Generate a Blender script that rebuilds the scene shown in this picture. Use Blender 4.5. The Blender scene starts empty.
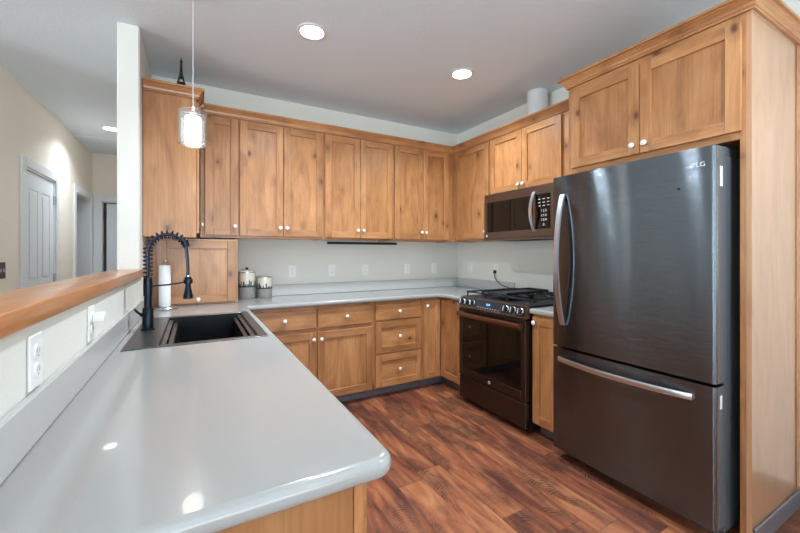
import bpy, bmesh, math, random
from mathutils import Vector, Matrix
random.seed(7)
PI = math.pi
S = bpy.context.scene
COL = S.collection

# ------------------------------------------------------------------ camera
cam = bpy.data.objects.new('camera', bpy.data.cameras.new('camera'))
COL.objects.link(cam)
cam.data.sensor_width = 36.0
cam.data.lens = 368.0 / 800.0 * 36.0
cam.data.shift_y = -13.5 / 800.0
cam.data.clip_start = 0.02
cam.location = (0, 0, 1.31)
cam.rotation_euler = (PI / 2, 0, -math.radians(29.1))
S.camera = cam

# ------------------------------------------------------------------ world and exposure
W = bpy.data.worlds.new('world'); S.world = W; W.use_nodes = True
bgn = W.node_tree.nodes['Background']
bgn.inputs[0].default_value = (0.75, 0.86, 1.0, 1); bgn.inputs[1].default_value = 1.6
S.view_settings.view_transform = 'Standard'
S.view_settings.look = 'None'
S.view_settings.gamma = 1
S.view_settings.use_curve_mapping = False
S.view_settings.exposure = 0.19
S.cycles.use_denoising = True
S.cycles.max_bounces = 10
S.cycles.diffuse_bounces = 6
S.cycles.glossy_bounces = 5
S.cycles.transparent_max_bounces = 10
S.cycles.sample_clamp_indirect = 6.0
S.cycles.caustics_reflective = False
S.cycles.caustics_refractive = False

def area(name, loc, rot, sx, sy, power, color=(1, 1, 1), shape='RECTANGLE', spread=PI):
    l = bpy.data.lights.new(name, 'AREA'); l.shape = shape
    l.size = sx
    if shape == 'RECTANGLE': l.size_y = sy
    l.energy = power; l.color = color; l.spread = spread
    o = bpy.data.objects.new(name, l); o.location = loc; o.rotation_euler = rot
    COL.objects.link(o); return o

XW_WIN = 2.70
DAY = (0.80, 0.94, 1.0)
TILT = math.radians(55)                 # ground and sky light enters the windows heading slightly upwards
# daylight entering through the living-room windows (each stands at its window, see the openings below)
area('window_daylight', (0.2, -3.44, 1.25), (PI / 2 + TILT, 0, 0), 2.9, 2.0, 150, DAY, spread=2.5)          # patio window behind the camera
area('window_daylight', (-5.94, 0.4, 1.5), (PI / 2 + TILT, 0, -PI / 2), 1.5, 1.2, 190, DAY, spread=2.5)    # side window
area('window_daylight', (-5.94, -1.9, 1.5), (PI / 2 + TILT, 0, -PI / 2), 1.5, 1.2, 170, DAY, spread=2.5)
area('window_daylight', (-3.6, -3.44, 1.5), (PI / 2 + TILT, 0, 0), 1.7, 1.3, 30, DAY, spread=2.5)
area('window_daylight', (XW_WIN, -1.45, 1.25), (PI / 2 + math.radians(35), 0, PI / 2), 1.7, 1.9, 20, DAY, spread=2.8)
CANS = [(0.658, 2.349), (1.856, 2.32), (-0.845, 5.30), (0.66, 1.38), (1.80, 0.1), (-1.2, -1.6), (1.2, -2.2), (-3.2, 0.6), (-3.2, -1.8)]  # apart from the fridge-streak one, unseen cans are added to light the room
CAN_POWER = [18, 18, 10, 9, 12, 5, 5, 5, 5]
CEIL = 2.735

# ------------------------------------------------------------------ materials
def lin(r, g, b):
    f = lambda c: (c / 255 / 12.92) if c / 255 <= 0.04045 else ((c / 255 + 0.055) / 1.055) ** 2.4
    return (f(r), f(g), f(b), 1)

def new_mat(name):
    m = bpy.data.materials.new(name); m.use_nodes = True
    nt = m.node_tree
    return m, nt, nt.nodes['Principled BSDF']

def setp(b, **k):
    for n, v in k.items():
        n = n.replace('_', ' ')
        if n in b.inputs: b.inputs[n].default_value = v

def plain(name, col, rough=0.5, metal=0.0, bump=0, bscale=60, coat=0, var=0.0, **k):
    m, nt, b = new_mat(name)
    b.inputs['Base Color'].default_value = col
    b.inputs['Roughness'].default_value = rough
    b.inputs['Metallic'].default_value = metal
    b.inputs['Coat Weight'].default_value = coat
    setp(b, **k)
    N, L = nt.nodes, nt.links
    tc = N.new('ShaderNodeTexCoord')
    ns = N.new('ShaderNodeTexNoise'); ns.inputs['Scale'].default_value = bscale; ns.inputs['Detail'].default_value = 4
    L.new(tc.outputs['Object'], ns.inputs['Vector'])
    if bump:
        bp = N.new('ShaderNodeBump'); bp.inputs['Strength'].default_value = bump; bp.inputs['Distance'].default_value = 0.003
        L.new(ns.outputs['Fac'], bp.inputs['Height']); L.new(bp.outputs['Normal'], b.inputs['Normal'])
    if var:
        mx = N.new('ShaderNodeMixRGB'); mx.blend_type = 'MULTIPLY'; mx.inputs['Color1'].default_value = col
        rp = N.new('ShaderNodeValToRGB'); rp.color_ramp.elements[0].position = 0.35; rp.color_ramp.elements[1].position = 0.65
        v = 1 - var; rp.color_ramp.elements[0].color = (v, v, v, 1)
        L.new(ns.outputs['Fac'], rp.inputs['Fac']); L.new(rp.outputs['Color'], mx.inputs['Color2']); mx.inputs['Fac'].default_value = 1
        L.new(mx.outputs['Color'], b.inputs['Base Color'])
    return m

def wood(name, dark, mid, light, axis='z', rough=0.38, knots=True, grain=1.0):
    """varnished knotty alder, grain along one local axis"""
    m, nt, b = new_mat(name)
    N, L = nt.nodes, nt.links
    tc = N.new('ShaderNodeTexCoord'); oi = N.new('ShaderNodeObjectInfo')
    mul = N.new('ShaderNodeVectorMath'); mul.operation = 'MULTIPLY_ADD'
    cmb = N.new('ShaderNodeCombineXYZ')
    m1 = N.new('ShaderNodeMath'); m1.operation = 'MULTIPLY'; m1.inputs[1].default_value = 37.0
    m2 = N.new('ShaderNodeMath'); m2.operation = 'MULTIPLY'; m2.inputs[1].default_value = 91.0
    L.new(oi.outputs['Random'], m1.inputs[0]); L.new(oi.outputs['Random'], m2.inputs[0])
    L.new(m1.outputs[0], cmb.inputs[0]); L.new(m2.outputs[0], cmb.inputs[1]); L.new(m1.outputs[0], cmb.inputs[2])
    ad = N.new('ShaderNodeVectorMath'); ad.operation = 'ADD'
    L.new(tc.outputs['Object'], ad.inputs[0]); L.new(cmb.outputs[0], ad.inputs[1])
    def mp(s_along, s_across):
        k = N.new('ShaderNodeMapping')
        v = [s_across] * 3; v['xyz'.index(axis)] = s_along
        k.inputs['Scale'].default_value = v
        L.new(ad.outputs[0], k.inputs['Vector']); return k
    a = mp(1.5, 5.0)
    n1 = N.new('ShaderNodeTexNoise'); n1.inputs['Scale'].default_value = 1.0; n1.inputs['Detail'].default_value = 5; n1.inputs['Roughness'].default_value = 0.6; n1.inputs['Distortion'].default_value = 1.6
    L.new(a.outputs[0], n1.inputs['Vector'])
    r1 = N.new('ShaderNodeValToRGB'); e = r1.color_ramp.elements
    e[0].position = 0.30; e[0].color = dark; e[1].position = 0.72; e[1].color = light
    x = e.new(0.50); x.color = mid
    L.new(n1.outputs['Fac'], r1.inputs['Fac'])
    g = mp(3.0, 110.0)
    n2 = N.new('ShaderNodeTexNoise'); n2.inputs['Scale'].default_value = 1.0; n2.inputs['Detail'].default_value = 3
    L.new(g.outputs[0], n2.inputs['Vector'])
    r2 = N.new('ShaderNodeValToRGB'); e = r2.color_ramp.elements
    lo = 1 - 0.16 * grain
    e[0].position = 0.35; e[0].color = (lo, lo * 0.98, lo * 0.95, 1); e[1].position = 0.62; e[1].color = (1, 1, 1, 1)
    L.new(n2.outputs['Fac'], r2.inputs['Fac'])
    mx = N.new('ShaderNodeMixRGB'); mx.blend_type = 'MULTIPLY'; mx.inputs['Fac'].default_value = 1
    L.new(r1.outputs[0], mx.inputs['Color1']); L.new(r2.outputs[0], mx.inputs['Color2'])
    # each board is a little lighter or darker
    hv = N.new('ShaderNodeHueSaturation')
    mr = N.new('ShaderNodeMapRange'); mr.inputs['To Min'].default_value = 0.90; mr.inputs['To Max'].default_value = 1.10
    L.new(oi.outputs['Random'], mr.inputs['Value']); L.new(mr.outputs[0], hv.inputs['Value'])
    L.new(mx.outputs[0], hv.inputs['Color'])
    out = hv.outputs[0]
    if knots:
        kk = mp(5.0, 8.0)
        vo = N.new('ShaderNodeTexVoronoi'); vo.inputs['Scale'].default_value = 1.0
        L.new(kk.outputs[0], vo.inputs['Vector'])
        # only some cells carry a knot
        sp = N.new('ShaderNodeSeparateColor'); L.new(vo.outputs['Color'], sp.inputs[0])
        gt = N.new('ShaderNodeMath'); gt.operation = 'GREATER_THAN'; gt.inputs[1].default_value = 0.40
        L.new(sp.outputs[0], gt.inputs[0])
        rk = N.new('ShaderNodeValToRGB'); e = rk.color_ramp.elements
        e[0].position = 0.07; e[0].color = (0.92, 0.92, 0.92, 1); e[1].position = 0.40; e[1].color = (0, 0, 0, 1)
        q = e.new(0.15); q.color = (0.32, 0.32, 0.32, 1)
        L.new(vo.outputs['Distance'], rk.inputs['Fac'])
        kf = N.new('ShaderNodeMath'); kf.operation = 'MULTIPLY'
        L.new(rk.outputs[0], kf.inputs[0]); L.new(gt.outputs[0], kf.inputs[1])
        mk = N.new('ShaderNodeMixRGB'); mk.inputs['Color2'].default_value = (dark[0] * 0.30, dark[1] * 0.22, dark[2] * 0.2, 1)
        L.new(kf.outputs[0], mk.inputs['Fac']); L.new(out, mk.inputs['Color1']); out = mk.outputs[0]
    L.new(out, b.inputs['Base Color'])
    b.inputs['Roughness'].default_value = rough
    b.inputs['Coat Weight'].default_value = 0.25; b.inputs['Coat Roughness'].default_value = 0.22
    bp = N.new('ShaderNodeBump'); bp.inputs['Strength'].default_value = 0.12; bp.inputs['Distance'].default_value = 0.001
    L.new(n2.outputs['Fac'], bp.inputs['Height']); L.new(bp.outputs[0], b.inputs['Normal'])
    return m

WD, WM, WL = lin(158, 103, 62), lin(184, 127, 80), lin(200, 145, 96)
M = {}
M['wood_v'] = wood('alder_upright_grain', WD, WM, WL, 'z')
M['wood_h'] = wood('alder_level_grain', WD, WM, WL, 'x')
M['wood_y'] = wood('alder_depth_grain', WD, WM, WL, 'y')
M['panel_v'] = wood('alder_plywood_panel', lin(160, 108, 66), lin(172, 119, 76), lin(184, 132, 88), 'z', rough=0.3, knots=False, grain=0.8)
M['bar_wood'] = wood('bar_top_wood', lin(168, 102, 50), lin(190, 120, 64), lin(204, 138, 80), 'y', rough=0.3, knots=False)
M['bar_wood'].node_tree.nodes['Principled BSDF'].inputs['Coat Weight'].default_value = 0.6
M['wall'] = plain('wall_paint', lin(226, 223, 215), 0.7, bump=0.35, bscale=95)
M['hall'] = plain('hall_paint', lin(236, 226, 214), 0.7, bump=0.3, bscale=95)
M['ceiling'] = plain('ceiling_paint', lin(224, 233, 240), 0.85, bump=0.5, bscale=70)
M['trim'] = plain('trim_paint', lin(226, 228, 230), 0.4)
M['door_white'] = plain('door_paint', lin(222, 225, 230), 0.4)
M['grey_trim'] = plain('grey_base_trim', lin(112, 108, 112), 0.45, var=0.1, bscale=30)
M['counter'] = plain('white_solid_surface', lin(162, 160, 157), 0.2, var=0.025, bscale=220, coat=0.3)
M['splash'] = plain('white_splash', lin(190, 189, 187), 0.25, var=0.02, bscale=220)
M['plate'] = plain('white_plate', lin(240, 239, 235), 0.35)
M['slot'] = plain('slot_grey', lin(172, 168, 160), 0.5)
M['ceramic'] = plain('white_ceramic', lin(244, 240, 232), 0.15, coat=0.5)
M['brass'] = plain('antique_brass', lin(150, 118, 82), 0.35, 1.0)
M['black'] = plain('black_matte', lin(22, 22, 24), 0.5)
M['iron'] = plain('cast_iron', lin(30, 29, 30), 0.55, bump=0.2, bscale=300)
M['faucet'] = plain('matte_blue_black', lin(24, 34, 46), 0.28, 0.6)
M['chrome'] = plain('chrome', lin(205, 207, 210), 0.12, 1.0)
M['nickel'] = plain('brushed_nickel', lin(190, 188, 184), 0.3, 1.0)
M['paper'] = plain('paper_towel', lin(246, 246, 248), 0.9, bump=0.6, bscale=160)
M['gun'] = plain('gunmetal_sink', lin(112, 110, 110), 0.35, 0.9)
M['basin'] = plain('dark_basin', lin(46, 48, 52), 0.32, 0.7, var=0.3, bscale=14)
M['bronze'] = plain('switch_bronze', lin(74, 58, 50), 0.4, 0.4)
M['cordb'] = plain('black_cord', lin(16, 16, 16), 0.5)
M['pipe'] = plain('white_duct', lin(218, 220, 222), 0.45)
M['tower'] = plain('dark_statuette', lin(34, 32, 32), 0.5, 0.3)
M['cream'] = plain('cream_enamel', lin(214, 204, 188), 0.3, coat=0.4)
M['canband'] = plain('grey_enamel', lin(150, 146, 140), 0.35, var=0.15, bscale=40)
M['scene'] = plain('dark_motif', lin(56, 62, 60), 0.5)
M['sticker'] = plain('white_sticker', lin(235, 238, 240), 0.5)
M['fside'] = plain('fridge_side', lin(96, 99, 103), 0.42, 0.2)
M['gasket'] = plain('gasket', lin(40, 42, 44), 0.6)
M['vanity'] = plain('dark_cabinet', lin(52, 44, 42), 0.5)
M['greypaint'] = plain('grey_tile', lin(150, 148, 146), 0.5, var=0.15, bscale=30)
M['logo'] = plain('logo_silver', lin(215, 218, 222), 0.3, 0.3)
M['print'] = plain('pale_print', lin(205, 205, 205), 0.5)

def emit(name, col, s):
    m, nt, b = new_mat(name)
    b.inputs['Base Color'].default_value = col
    b.inputs['Emission Color'].default_value = col; b.inputs['Emission Strength'].default_value = s
    return m
M['lamp'] = emit('lamp_lens', (1, 0.97, 0.93, 1), 14)
M['shade'] = emit('lit_crystal', (1, 0.98, 0.95, 1), 2.6)
M['digits'] = emit('blue_digits', (0.15, 0.5, 1.0, 1), 2.5)

def glass(name, tint=(1, 1, 1, 1), gl=0.12):
    m, nt, b = new_mat(name); N, L = nt.nodes, nt.links
    tr = N.new('ShaderNodeBsdfTransparent'); tr.inputs[0].default_value = tint
    gy = N.new('ShaderNodeBsdfGlossy'); gy.inputs['Roughness'].default_value = 0.03
    lw = N.new('ShaderNodeLayerWeight'); lw.inputs[0].default_value = 0.35
    ma = N.new('ShaderNodeMath'); ma.operation = 'MULTIPLY_ADD'; ma.inputs[1].default_value = 0.6; ma.inputs[2].default_value = gl
    L.new(lw.outputs['Facing'], ma.inputs[0])
    mx = N.new('ShaderNodeMixShader'); L.new(ma.outputs[0], mx.inputs[0]); L.new(tr.outputs[0], mx.inputs[1]); L.new(gy.outputs[0], mx.inputs[2])
    L.new(mx.outputs[0], nt.nodes['Material Output'].inputs[0]); return m
M['glass'] = glass('clear_glass')
M['pane'] = glass('window_glass', (0.97, 0.99, 1, 1), 0.03)

def steel(name, col, rough=0.24, aniso=0.75, rot=0.0, wav=0.25, scratch=0.0):
    """brushed steel; brushing runs level, so reflections are drawn out up and down"""
    m, nt, b = new_mat(name); N, L = nt.nodes, nt.links
    b.inputs['Base Color'].default_value = col; b.inputs['Metallic'].default_value = 1
    b.inputs['Roughness'].default_value = rough; b.inputs['Anisotropic'].default_value = aniso
    tg = N.new('ShaderNodeCombineXYZ'); tg.inputs[2].default_value = 1.0; tg.inputs[0].default_value = 0.01
    L.new(tg.outputs[0], b.inputs['Tangent']); b.inputs['Anisotropic Rotation'].default_value = rot
    tc = N.new('ShaderNodeTexCoord'); mp = N.new('ShaderNodeMapping'); mp.inputs['Scale'].default_value = (7, 7, 1.6)
    L.new(tc.outputs['Object'], mp.inputs[0])
    n = N.new('ShaderNodeTexNoise'); n.inputs['Scale'].default_value = 1; n.inputs['Detail'].default_value = 1
    L.new(mp.outputs[0], n.inputs['Vector'])
    bp = N.new('ShaderNodeBump'); bp.inputs['Strength'].default_value = wav; bp.inputs['Distance'].default_value = 0.006
    L.new(n.outputs['Fac'], bp.inputs['Height'])
    if scratch:
        m2 = N.new('ShaderNodeMapping'); m2.inputs['Scale'].default_value = (9, 9, 1100); L.new(tc.outputs['Object'], m2.inputs[0])
        n2 = N.new('ShaderNodeTexNoise'); n2.inputs['Scale'].default_value = 1; n2.inputs['Detail'].default_value = 1; L.new(m2.outputs[0], n2.inputs['Vector'])
        b2 = N.new('ShaderNodeBump'); b2.inputs['Strength'].default_value = scratch; b2.inputs['Distance'].default_value = 0.001
        L.new(n2.outputs['Fac'], b2.inputs['Height']); L.new(bp.outputs[0], b2.inputs['Normal']); L.new(b2.outputs[0], b.inputs['Normal'])
    else: L.new(bp.outputs[0], b.inputs['Normal'])
    return m
M['fridge'] = steel('black_stainless', lin(112, 119, 126), rough=0.165, aniso=1.0, wav=0.07, scratch=0.42)
M['handle'] = steel('handle_steel', lin(214, 219, 226), rough=0.3, aniso=0.3, wav=0)
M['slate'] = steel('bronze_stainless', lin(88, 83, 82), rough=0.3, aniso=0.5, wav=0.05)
M['copper'] = steel('bronze_handle', lin(146, 114, 98), rough=0.28, aniso=0.3, wav=0)
M['ovenglass'] = plain('dark_oven_glass', lin(9, 8, 8), 0.05, Specular_IOR_Level=0.4)
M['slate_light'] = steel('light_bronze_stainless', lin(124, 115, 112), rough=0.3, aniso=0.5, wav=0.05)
M['end_wood_glare'] = wood('alder_end_panel_glare', lin(172, 124, 86), lin(186, 140, 102), lin(198, 152, 112), 'z', rough=0.35, knots=False, grain=0.8)  # paler than the other alder: window glare put into the colour
M['end_wood_glare'].node_tree.nodes['Principled BSDF'].inputs['Coat Weight'].default_value = 1.0
M['end_wood_glare'].node_tree.nodes['Principled BSDF'].inputs['Coat Roughness'].default_value = 0.3
M['control'] = plain('control_glass', lin(26, 32, 42), 0.1, coat=0.5)
M['knobsteel'] = plain('knob_steel', lin(190, 194, 202), 0.25, 0.9)

# reclaimed-look plank floor, boards running away from the camera (along y)
def floor_mat():
    m, nt, b = new_mat('plank_floor'); N, L = nt.nodes, nt.links
    tc = N.new('ShaderNodeTexCoord')
    sep = N.new('ShaderNodeSeparateXYZ'); L.new(tc.outputs['Object'], sep.inputs[0])
    def math_(op, a, b_=None, c=None):
        q = N.new('ShaderNodeMath'); q.operation = op
        for i, v in enumerate((a, b_, c)):
            if v is None: continue
            if isinstance(v, (int, float)): q.inputs[i].default_value = v
            else: L.new(v, q.inputs[i])
        return q.outputs[0]
    PW = 0.165
    xs = math_('DIVIDE', sep.outputs[0], PW)
    ix = math_('FLOOR', xs); fx = math_('FRACT', xs)
    wn = N.new('ShaderNodeTexWhiteNoise'); wn.noise_dimensions = '1D'; L.new(ix, wn.inputs['W'])
    yo = math_('MULTIPLY_ADD', wn.outputs['Value'], 7.3, sep.outputs[1])
    ys = math_('DIVIDE', yo, 1.22); iy = math_('FLOOR', ys); fy = math_('FRACT', ys)
    cb = N.new('ShaderNodeCombineXYZ'); L.new(ix, cb.inputs[0]); L.new(iy, cb.inputs[1])
    w2 = N.new('ShaderNodeTexWhiteNoise'); w2.noise_dimensions = '3D'; L.new(cb.outputs[0], w2.inputs['Vector'])
    # board colour + streaky grain
    off = math_('MULTIPLY', w2.outputs['Value'], 40.0)
    c2 = N.new('ShaderNodeCombineXYZ'); L.new(sep.outputs[0], c2.inputs[0]); L.new(sep.outputs[1], c2.inputs[1]); L.new(off, c2.inputs[2])
    mp = N.new('ShaderNodeMapping'); mp.inputs['Scale'].default_value = (13, 2.0, 1); L.new(c2.outputs[0], mp.inputs[0])
    n1 = N.new('ShaderNodeTexNoise'); n1.inputs['Scale'].default_value = 1; n1.inputs['Detail'].default_value = 6; n1.inputs['Distortion'].default_value = 1.2; n1.inputs['Roughness'].default_value = 0.62
    L.new(mp.outputs[0], n1.inputs['Vector'])
    f = math_('MULTIPLY_ADD', w2.outputs['Value'], 0.17, math_('SUBTRACT', n1.outputs['Fac'], 0.085))
    rp = N.new('ShaderNodeValToRGB'); e = rp.color_ramp.elements
    e[0].position = 0.28; e[0].color = lin(88, 48, 38); e[1].position = 0.80; e[1].color = lin(186, 130, 88)
    q = e.new(0.45); q.color = lin(134, 76, 54); q = e.new(0.60); q.color = lin(162, 100, 67)
    L.new(f, rp.inputs['Fac'])
    # curved saw marks in patches
    nb = N.new('ShaderNodeTexNoise'); nb.inputs['Scale'].default_value = 1.0; nb.inputs['Detail'].default_value = 2
    mb = N.new('ShaderNodeMapping'); mb.inputs['Scale'].default_value = (7, 2.6, 1.7); L.new(c2.outputs[0], mb.inputs[0]); L.new(mb.outputs[0], nb.inputs['Vector'])
    patch = N.new('ShaderNodeMapRange'); patch.inputs['From Min'].default_value = 0.47; patch.inputs['From Max'].default_value = 0.58
    L.new(nb.outputs['Fac'], patch.inputs['Value'])
    cx = math_('SUBTRACT', fx, 0.5)
    arc = math_('MULTIPLY', math_('MULTIPLY', cx, cx), 0.22)
    nd = N.new('ShaderNodeTexNoise'); nd.inputs['Scale'].default_value = 9; L.new(c2.outputs[0], nd.inputs['Vector'])
    sl = math_('MULTIPLY_ADD', cx, 0.05, math_('ADD', sep.outputs[1], arc))
    ph = math_('MULTIPLY', math_('MULTIPLY_ADD', nd.outputs['Fac'], 0.04, sl), 2 * PI / 0.018)
    sn = math_('SINE', ph)
    ln = N.new('ShaderNodeMapRange'); ln.inputs['From Min'].default_value = -0.2; ln.inputs['From Max'].default_value = 0.6; L.new(sn, ln.inputs['Value'])
    nk = N.new('ShaderNodeTexNoise'); nk.inputs['Scale'].default_value = 22; nk.inputs['Detail'].default_value = 3; L.new(c2.outputs[0], nk.inputs['Vector'])
    br = N.new('ShaderNodeMapRange'); br.inputs['From Min'].default_value = 0.36; br.inputs['From Max'].default_value = 0.56; L.new(nk.outputs['Fac'], br.inputs['Value'])
    saw = math_('MULTIPLY', math_('MULTIPLY', patch.outputs[0], ln.outputs[0]), br.outputs[0])
    blot = math_('MULTIPLY', patch.outputs[0], 0.42)
    dk = math_('MAXIMUM', math_('MULTIPLY', saw, 0.95), blot)
    mx = N.new('ShaderNodeMixRGB'); mx.inputs['Color2'].default_value = lin(58, 42, 40)
    L.new(dk, mx.inputs['Fac']); L.new(rp.outputs[0], mx.inputs['Color1'])
    # joints
    e1 = math_('LESS_THAN', fx, 0.018); e2 = math_('LESS_THAN', fy, 0.0025)
    jt = math_('MULTIPLY', math_('MAXIMUM', e1, e2), 0.5)
    mj = N.new('ShaderNodeMixRGB'); mj.inputs['Color2'].default_value = lin(40, 22, 16)
    L.new(jt, mj.inputs['Fac']); L.new(mx.outputs[0], mj.inputs['Color1'])
    L.new(mj.outputs[0], b.inputs['Base Color'])
    b.inputs['Roughness'].default_value = 0.33
    bp = N.new('ShaderNodeBump'); bp.inputs['Strength'].default_value = 0.25; bp.inputs['Distance'].default_value = 0.002
    hh = math_('SUBTRACT', n1.outputs['Fac'], math_('MAXIMUM', math_('MULTIPLY', saw, 0.6), jt))
    L.new(hh, bp.inputs['Height']); L.new(bp.outputs[0], b.inputs['Normal'])
    return m
M['floor'] = floor_mat()

# ------------------------------------------------------------------ mesh helpers
class B:
    def __init__(s, *mats): s.bm = bmesh.new(); s.mats = [M[k] for k in mats]
    def _tag(s, faces, mi):
        for f in faces: f.material_index = mi
    def box(s, x0, x1, y0, y1, z0, z1, mi=0, bev=0.0, seg=1):
        t = bmesh.new()
        bmesh.ops.create_cube(t, size=1)
        bmesh.ops.scale(t, vec=(x1 - x0, y1 - y0, z1 - z0), verts=t.verts)
        bmesh.ops.translate(t, vec=((x0 + x1) / 2, (y0 + y1) / 2, (z0 + z1) / 2), verts=t.verts)
        if bev: bmesh.ops.bevel(t, geom=t.edges[:], offset=bev, segments=seg, affect='EDGES', profile=0.5)
        s.merge(t, mi); return s
    def merge(s, t, mi=0, mat=None):
        if mat is not None: bmesh.ops.transform(t, matrix=mat, verts=t.verts)
        vm = {v: s.bm.verts.new(v.co) for v in t.verts}
        for f in t.faces:
            try: nf = s.bm.faces.new([vm[v] for v in f.verts]); nf.material_index = mi
            except ValueError: pass
        t.free()
    def cyl(s, p0, p1, r0, r1=None, mi=0, seg=24, cap=True):
        r1 = r0 if r1 is None else r1
        p0, p1 = Vector(p0), Vector(p1); d = p1 - p0
        t = bmesh.new()
        bmesh.ops.create_cone(t, cap_ends=cap, segments=seg, radius1=max(r0, 1e-5), radius2=max(r1, 1e-5), depth=d.length)
        q = d.to_track_quat('Z', 'Y').to_matrix().to_4x4()
        s.merge(t, mi, Matrix.Translation((p0 + p1) / 2) @ q); return s
    def lathe(s, prof, c=(0, 0, 0), mi=0, seg=32, axis='z', close=False):
        """prof: list of (radius, height)"""
        def pt(r, h, a):
            u, v = r * math.cos(a), r * math.sin(a)
            p = {'z': (u, v, h), 'y': (u, h, v), 'x': (h, u, v)}[axis]
            return Vector(p) + Vector(c)
        rings = []
        for r, h in prof:
            if r < 1e-6: rings.append([s.bm.verts.new(pt(0, h, 0))])
            else: rings.append([s.bm.verts.new(pt(r, h, 2 * PI * i / seg)) for i in range(seg)])
        fs = []
        for a, b in zip(rings, rings[1:]):
            for i in range(seg):
                j = (i + 1) % seg
                if len(a) == 1 and len(b) == 1: continue
                if len(a) == 1: fs.append(s.bm.faces.new((a[0], b[j], b[i])))
                elif len(b) == 1: fs.append(s.bm.faces.new((a[i], a[j], b[0])))
                else: fs.append(s.bm.faces.new((a[i], a[j], b[j], b[i])))
        for ring, rev in ((rings[0], True), (rings[-1], False)):
            if close and len(ring) > 1: fs.append(s.bm.faces.new(ring[::-1] if rev else ring))
        s._tag(fs, mi); return s
    def sweep(s, pts, prof, up=(0, 0, 1), mi=0, cap=True):
        """profile [(a,b)] swept along pts; a along side vector, b along up-ish vector"""
        pts = [Vector(p) for p in pts]; up = Vector(up); rings = []
        for i, p in enumerate(pts):
            d = (pts[min(i + 1, len(pts) - 1)] - pts[max(i - 1, 0)]).normalized()
            side = d.cross(up)
            side = side.normalized() if side.length > 1e-5 else Vector((1, 0, 0))
            u2 = side.cross(d).normalized()
            rings.append([s.bm.verts.new(p + side * a + u2 * b) for a, b in prof])
        n = len(prof); fs = []
        for a, b in zip(rings, rings[1:]):
            for i in range(n):
                j = (i + 1) % n; fs.append(s.bm.faces.new((a[i], a[j], b[j], b[i])))
        if cap: fs.append(s.bm.faces.new(rings[0][::-1])); fs.append(s.bm.faces.new(rings[-1]))
        s._tag(fs, mi); return s
    def tube(s, pts, r, mi=0, seg=10, up=(0, 0, 1)):
        return s.sweep(pts, [(r * math.cos(2 * PI * i / seg), r * math.sin(2 * PI * i / seg)) for i in range(seg)], up, mi)
    def prism(s, poly, h0, h1, plane='xy', mi=0):
        def pt(a, b, h): return {'xy': (a, b, h), 'xz': (a, h, b), 'yz': (h, a, b)}[plane]
        lo = [s.bm.verts.new(pt(a, b, h0)) for a, b in poly]; hi = [s.bm.verts.new(pt(a, b, h1)) for a, b in poly]
        fs = [s.bm.faces.new(lo[::-1]), s.bm.faces.new(hi)]; n = len(poly)
        for i in range(n): j = (i + 1) % n; fs.append(s.bm.faces.new((lo[i], lo[j], hi[j], hi[i])))
        s._tag(fs, mi); return s
    def path_profile(s, path, prof, z, mi=0, closed=False):
        """crown/base moulding: path of (x,y), outward = right-hand side; prof (out, up)"""
        P = [Vector(p) for p in path]; n = len(P); rings = []
        for i in range(n):
            nb = []
            if i > 0: d = (P[i] - P[i - 1]).normalized(); nb.append(Vector((d.y, -d.x)))
            if i < n - 1: d = (P[i + 1] - P[i]).normalized(); nb.append(Vector((d.y, -d.x)))
            if len(nb) == 2: m = (nb[0] + nb[1]); m = m / (m.length_squared / 2) if m.length > 1e-6 else nb[0]
            else: m = nb[0]
            rings.append([s.bm.verts.new((P[i].x + m.x * o, P[i].y + m.y * o, z + u)) for o, u in prof])
        k = len(prof); fs = []
        segm = []
        for q, (a, b) in enumerate(zip(rings, rings[1:])):
            lengthwise = 1 if len(s.mats) > 1 and abs(P[q + 1].y - P[q].y) > abs(P[q + 1].x - P[q].x) else mi
            for i in range(k): j = (i + 1) % k; segm.append((s.bm.faces.new((a[i], a[j], b[j], b[i])), lengthwise))
        for f_, m_i in segm: f_.material_index = m_i
        fs.append(s.bm.faces.new(rings[0][::-1])); fs.append(s.bm.faces.new(rings[-1]))
        s._tag(fs, mi); return s
    def out(s, name, parent=None, loc=None, smooth=True, ang=35):
        bmesh.ops.recalc_face_normals(s.bm, faces=s.bm.faces[:])
        me = bpy.data.meshes.new(name); s.bm.to_mesh(me); s.bm.free()
        for m in s.mats: me.materials.append(m)
        if smooth:
            me.shade_smooth(); me.set_sharp_from_angle(angle=math.radians(ang))
        o = bpy.data.objects.new(name, me); COL.objects.link(o)
        if parent is not None: o.parent = parent
        if loc is not None: o.location = loc
        return o

def tag(o, label, cat, group=None, kind=None):
    o['label'] = label; o['category'] = cat
    if group: o['group'] = group
    if kind: o['kind'] = kind
    return o
def thing(name, label, cat, loc=(0, 0, 0), rz=0, group=None):
    o = bpy.data.objects.new(name, None); COL.objects.link(o)
    o.empty_display_size = 0.1
    o.location = loc; o.rotation_euler = (0, 0, rz); return tag(o, label, cat, group)
def struct(o): o['kind'] = 'structure'; return o
def copy_tree(o, parent=None):
    c = o.copy(); COL.objects.link(c); c.parent = parent
    for ch in [x for x in bpy.data.objects if x.parent == o]: copy_tree(ch, c)
    return c
def text_mesh(name, body, size, mat, parent, loc, rot, depth=0.0006, align='CENTER'):
    cu = bpy.data.curves.new(name, 'FONT'); cu.body = body; cu.size = size; cu.extrude = depth; cu.align_x = align; cu.align_y = 'CENTER'
    t = bpy.data.objects.new(name, cu); COL.objects.link(t)
    dg = bpy.context.evaluated_depsgraph_get()
    me = bpy.data.meshes.new_from_object(t.evaluated_get(dg))
    bpy.data.objects.remove(t, do_unlink=True); bpy.data.curves.remove(cu)
    me.materials.clear(); me.materials.append(M[mat])
    o = bpy.data.objects.new(name, me); COL.objects.link(o); o.parent = parent; o.location = loc; o.rotation_euler = rot
    return o

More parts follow.
